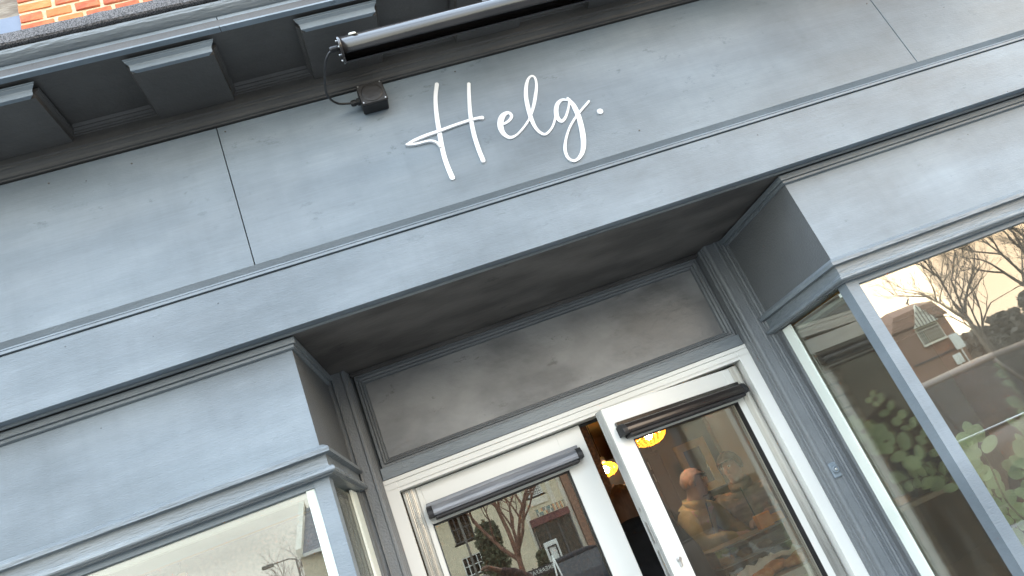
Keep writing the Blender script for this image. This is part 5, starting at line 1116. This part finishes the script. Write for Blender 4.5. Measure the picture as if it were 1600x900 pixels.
leafy(3.3, -22.6, 0.0, 0.6, 1.9, 1200, 4, 'conifer', 'low_shrub', 'low dark shrub right of the thick bare trunk', 'shrub', leaf=0.08)
bare_tree(39.8, -40.5, 10.2, 5, 'tall bare tree with upright fork beside the gabled house', 0.20, 'hazebark', 0.5, 0.55, 5)
bare_tree(46.5, -40.5, 13.5, 21, 'broad bare tree at the far right where the low sun shines through', 0.26, 'hazebark', 0.6, 0.40, 5)
bare_tree(51.0, -41.5, 12.5, 22, 'bare tree at the far end of the row right of the broad one', 0.24, 'hazebark', 0.6, 0.40, 5)
bare_tree(42.8, -43.5, 9.4, 25, 'slender bare tree between the upright one and the broad one', 0.14, 'hazebark', 0.55, 0.45, 5)
bare_tree(-7.6, -36.0, 6.0, 31, 'small twiggy bare tree beyond the left end of the cream house', 0.14, 'bark', 0.5, 0.45, 5)
for i, (x, h, w) in enumerate(((52, 5.2, 3.2), (57, 5.8, 3.6), (63, 7.0, 3.8), (69, 7.8, 4.2), (48.9, 4.4, 1.8))):
    leafy(x, -55.0-i, 0.0, w, h, 2600, 40+i, 'hazewood', 'bushy_tree', ('grey brown bushy tree right of the gabled house', 'second bushy tree from the gabled house', 'third bushy tree from the gabled house', 'largest bushy tree at the far right end of the row', 'small bushy tree beside the gabled house wall')[i], 'tree', 'bushy trees behind the bare trees', 0.45, 0.45)
# street lamps
def lamp_post(x, y, h, arm, label):
    p = empty('street_lamp', (x, y, 0.1), label, 'street lamp'); m = MB(); m.tube([(x, y, 0.1), (x, y, 0.9), (x, y, 1.0), (x, y, h)], [0.09, 0.085, 0.055, 0.04], 10); m.build('lamp_column', 'stone', p)
    m = MB(); m.tube([(x, y, h), (x+arm*0.3, y, h+0.12), (x+arm, y, h+0.14)], 0.03, 6); m.build('lamp_arm', 'stone', p)
    m = MB(); m.box(min(x+arm, x+arm*1.5), max(x+arm, x+arm*1.5), y-0.12, y+0.12, h+0.06, h+0.20, 0.03); m.build('lamp_head', 'stone', p); return p
lamp_post(0.71, -22.1, 4.15, 0.01, 'slim dark lamp post in front of the cream house')
lamp_post(-5.9, -27.0, 5.3, -0.9, 'street lamp with a side arm left of the cream house')
# roadside sign board, folding frame and black banner
kb = empty('notice_kiosk', (3.28, -19.1, 0.0), 'white free standing notice board with a black framed poster', 'notice board')
m = S(); m.box(3.05, 3.50, -19.2, -19.08, -1.6, 0.44, 0.01); m.build('board', 'signwhite', kb)
m = S(); frame_sweep(m, 3.12, 3.43, -0.20, 0.30, -19.08, [(0, 0), (0, -0.03), (0.04, -0.03), (0.04, 0)]); m.build('poster_frame', 'black', kb)
bn = empty('banner', (1.95, -14.6, 0.0), 'black banner with white lettering along the railings across the street', 'banner')
S().box(1.35, 2.65, -14.65, -14.62, -0.36, -0.13).build('banner_cloth', 'black', bn)
text('BREAKFAST BAR', 2.0, -0.235, -14.61, 0.155, 'signwhite', bn, flip=True, depth=0.003)
for x in (1.35, 2.0, 2.65): S().tube([(x, -14.68, -1.6), (x, -14.68, -0.1)], 0.02, 8).build('post', 'black', bn)
af = empty('a_frame', (2.55, -14.2, 0.0), 'white folding A shaped frame beside the black banner', 'folding frame')
for a, b in (((2.36, -14.2), 1), ((2.74, -14.2), 1)): MB().tube([(a[0], -14.2, 0.0), (2.55, -14.2, 1.62)], 0.022, 6).build('leg', 'signwhite', af)
MB().tube([(2.44, -14.2, 0.7), (2.66, -14.2, 0.7)], 0.015, 6).build('cross_bar', 'signwhite', af)

# ------------------------------------------------------------ cars
def car(cx, cy, rot, L, W_, H_, paint, label, van=False):
    p = empty('parked_car', (cx, cy, -0.012), label, 'car', 'cars parked along the street')
    ca, sa = math.cos(rot), math.sin(rot); T = lambda v: Vector((cx+v.x*ca-v.y*sa, cy+v.x*sa+v.y*ca, v.z-0.012))
    hw = W_/2; zb = 0.22; belt = H_*0.60
    # body: stations along the length (x), each a cross section with rounded shoulders
    st = [(-L/2, 0.45, belt*0.80, 0.80), (-L/2+0.12, 0.30, belt*0.90, 0.93), (-L*0.30, zb, belt*0.98, 1.0), (0, zb, belt, 1.0), (L*0.20, zb, belt*0.97, 1.0), (L*0.38, zb, belt*0.86, 0.97), (L/2-0.10, 0.28, belt*0.76, 0.90), (L/2, 0.42, belt*0.62, 0.74)]
    m = MB(); vs = []; k = 12
    for x, z0, z1, f in st:
        h = hw*f
        for a, b in ((-0.80, z0), (-1, z0+0.10), (-1.0, z0+(z1-z0)*0.45), (-0.99, z0+(z1-z0)*0.72), (-0.93, z1-0.05), (-0.82, z1), (0.82, z1), (0.93, z1-0.05), (0.99, z0+(z1-z0)*0.72), (1.0, z0+(z1-z0)*0.45), (1, z0+0.10), (0.80, z0)): vs.append((x, a*h, b))
    m.add(vs, [(i*k+j, i*k+(j+1) % k, (i+1)*k+(j+1) % k, (i+1)*k+j) for i in range(len(st)-1) for j in range(k)]+[tuple(range(k)), tuple(range((len(st)-1)*k, len(st)*k))], True)
    b_ = m.xform(T).build('body', paint, p)
    xr0, xr1 = (-L*0.47, L*0.22) if van else (-L*0.40, L*0.20); tr0, tr1 = (-L*0.42, L*0.06) if van else (-L*0.26, L*0.05)
    m = MB(); h0 = hw*0.90; h1 = hw*0.74
    m.add([(xr0, -h0, belt-0.03), (xr1, -h0, belt-0.03), (tr1, -h1, H_-0.05), (tr0, -h1, H_-0.05), (xr0, h0, belt-0.03), (xr1, h0, belt-0.03), (tr1, h1, H_-0.05), (tr0, h1, H_-0.05)], [(0, 1, 2, 3), (4, 7, 6, 5), (1, 5, 6, 2), (0, 3, 7, 4), (3, 2, 6, 7), (0, 4, 5, 1)])
    m.xform(T).build('windows', 'glass_far', p, bevel=0.01)
    m = MB(); vs = []
    for x, e in ((tr0-0.06, 0.0), (tr0+0.12, 0.045), ((tr0+tr1)/2, 0.07), (tr1-0.12, 0.045), (tr1+0.06, 0.0)):
        for a, b in ((-1.02, -0.06), (-0.98, -0.01), (-0.7, 0.025), (0.7, 0.025), (0.98, -0.01), (1.02, -0.06)): vs.append((x, a*h1, H_-0.06+b+e))
    m.add(vs, [(i*6+j, i*6+j+1, (i+1)*6+j+1, (i+1)*6+j) for i in range(4) for j in range(5)]+[tuple(range(6)), tuple(range(24, 30))]+[(i*6, (i+1)*6, (i+1)*6+5, i*6+5) for i in range(4)], True); m.xform(T).build('roof', paint, p)
    for s in (-1, 1):
        m = MB()
        for (a0, a1) in ((xr1, tr1), (xr0, tr0), ((xr0+xr1)/2, (tr0+tr1)/2)): m.tube([(a0, s*h0, belt-0.03), (a1, s*h1*1.01, H_-0.06)], 0.028, 6)
        m.xform(T).build('pillars', paint, p)
        MB().tube([(xr0+0.05, s*(h0+0.012), belt-0.01), (xr1, s*(h0+0.012), belt-0.02)], 0.012, 6).xform(T).build('belt_trim', 'steel', p)
        for wx in (-L*0.31, L*0.31):
            m = MB(); m.lathe((wx, s*(hw-0.10), 0.32), [(0.21, -0.11), (0.31, -0.11), (0.33, -0.08), (0.33, 0.08), (0.31, 0.11), (0.21, 0.11)], 24, 'y'); w_ = m.xform(T).build('wheel', 'tyre', p)
            m = MB(); m.lathe((wx, s*(hw-0.02), 0.32), [(0.20, -0.06), (0.20, 0.02), (0.17, 0.025), (0.05, 0.01), (0.04, 0.03)], 20, 'y'); m.xform(T).build('rim', 'steel', w_)
        m = MB(); m.box(L/2-0.16, L/2-0.02, min(s*hw*0.45, s*hw*0.86), max(s*hw*0.45, s*hw*0.86), 0.58, 0.72, 0.03); m.xform(T).build('headlight', 'signwhite', p)
        m = MB(); m.box(tr1*0+xr1-0.22, xr1-0.05, min(s*(h0+0.04), s*(h0+0.20)), max(s*(h0+0.04), s*(h0+0.20)), belt, belt+0.14, 0.03); m.xform(T).build('wing_mirror', paint, p)
    return p
car(3.5, -16.6, PI/2-0.05, 4.2, 1.75, 1.46, 'carblue', 'dark blue car facing the shop across the road')
car(7.7, -3.85, 0.0, 4.7, 1.85, 1.76, 'cargrey', 'tall brown grey car parked at the near kerb beyond the right window', van=True)
car(-6.5, -24.0, PI, 4.3, 1.8, 1.5, 'carblue', 'dark car parked at the far kerb on the left')
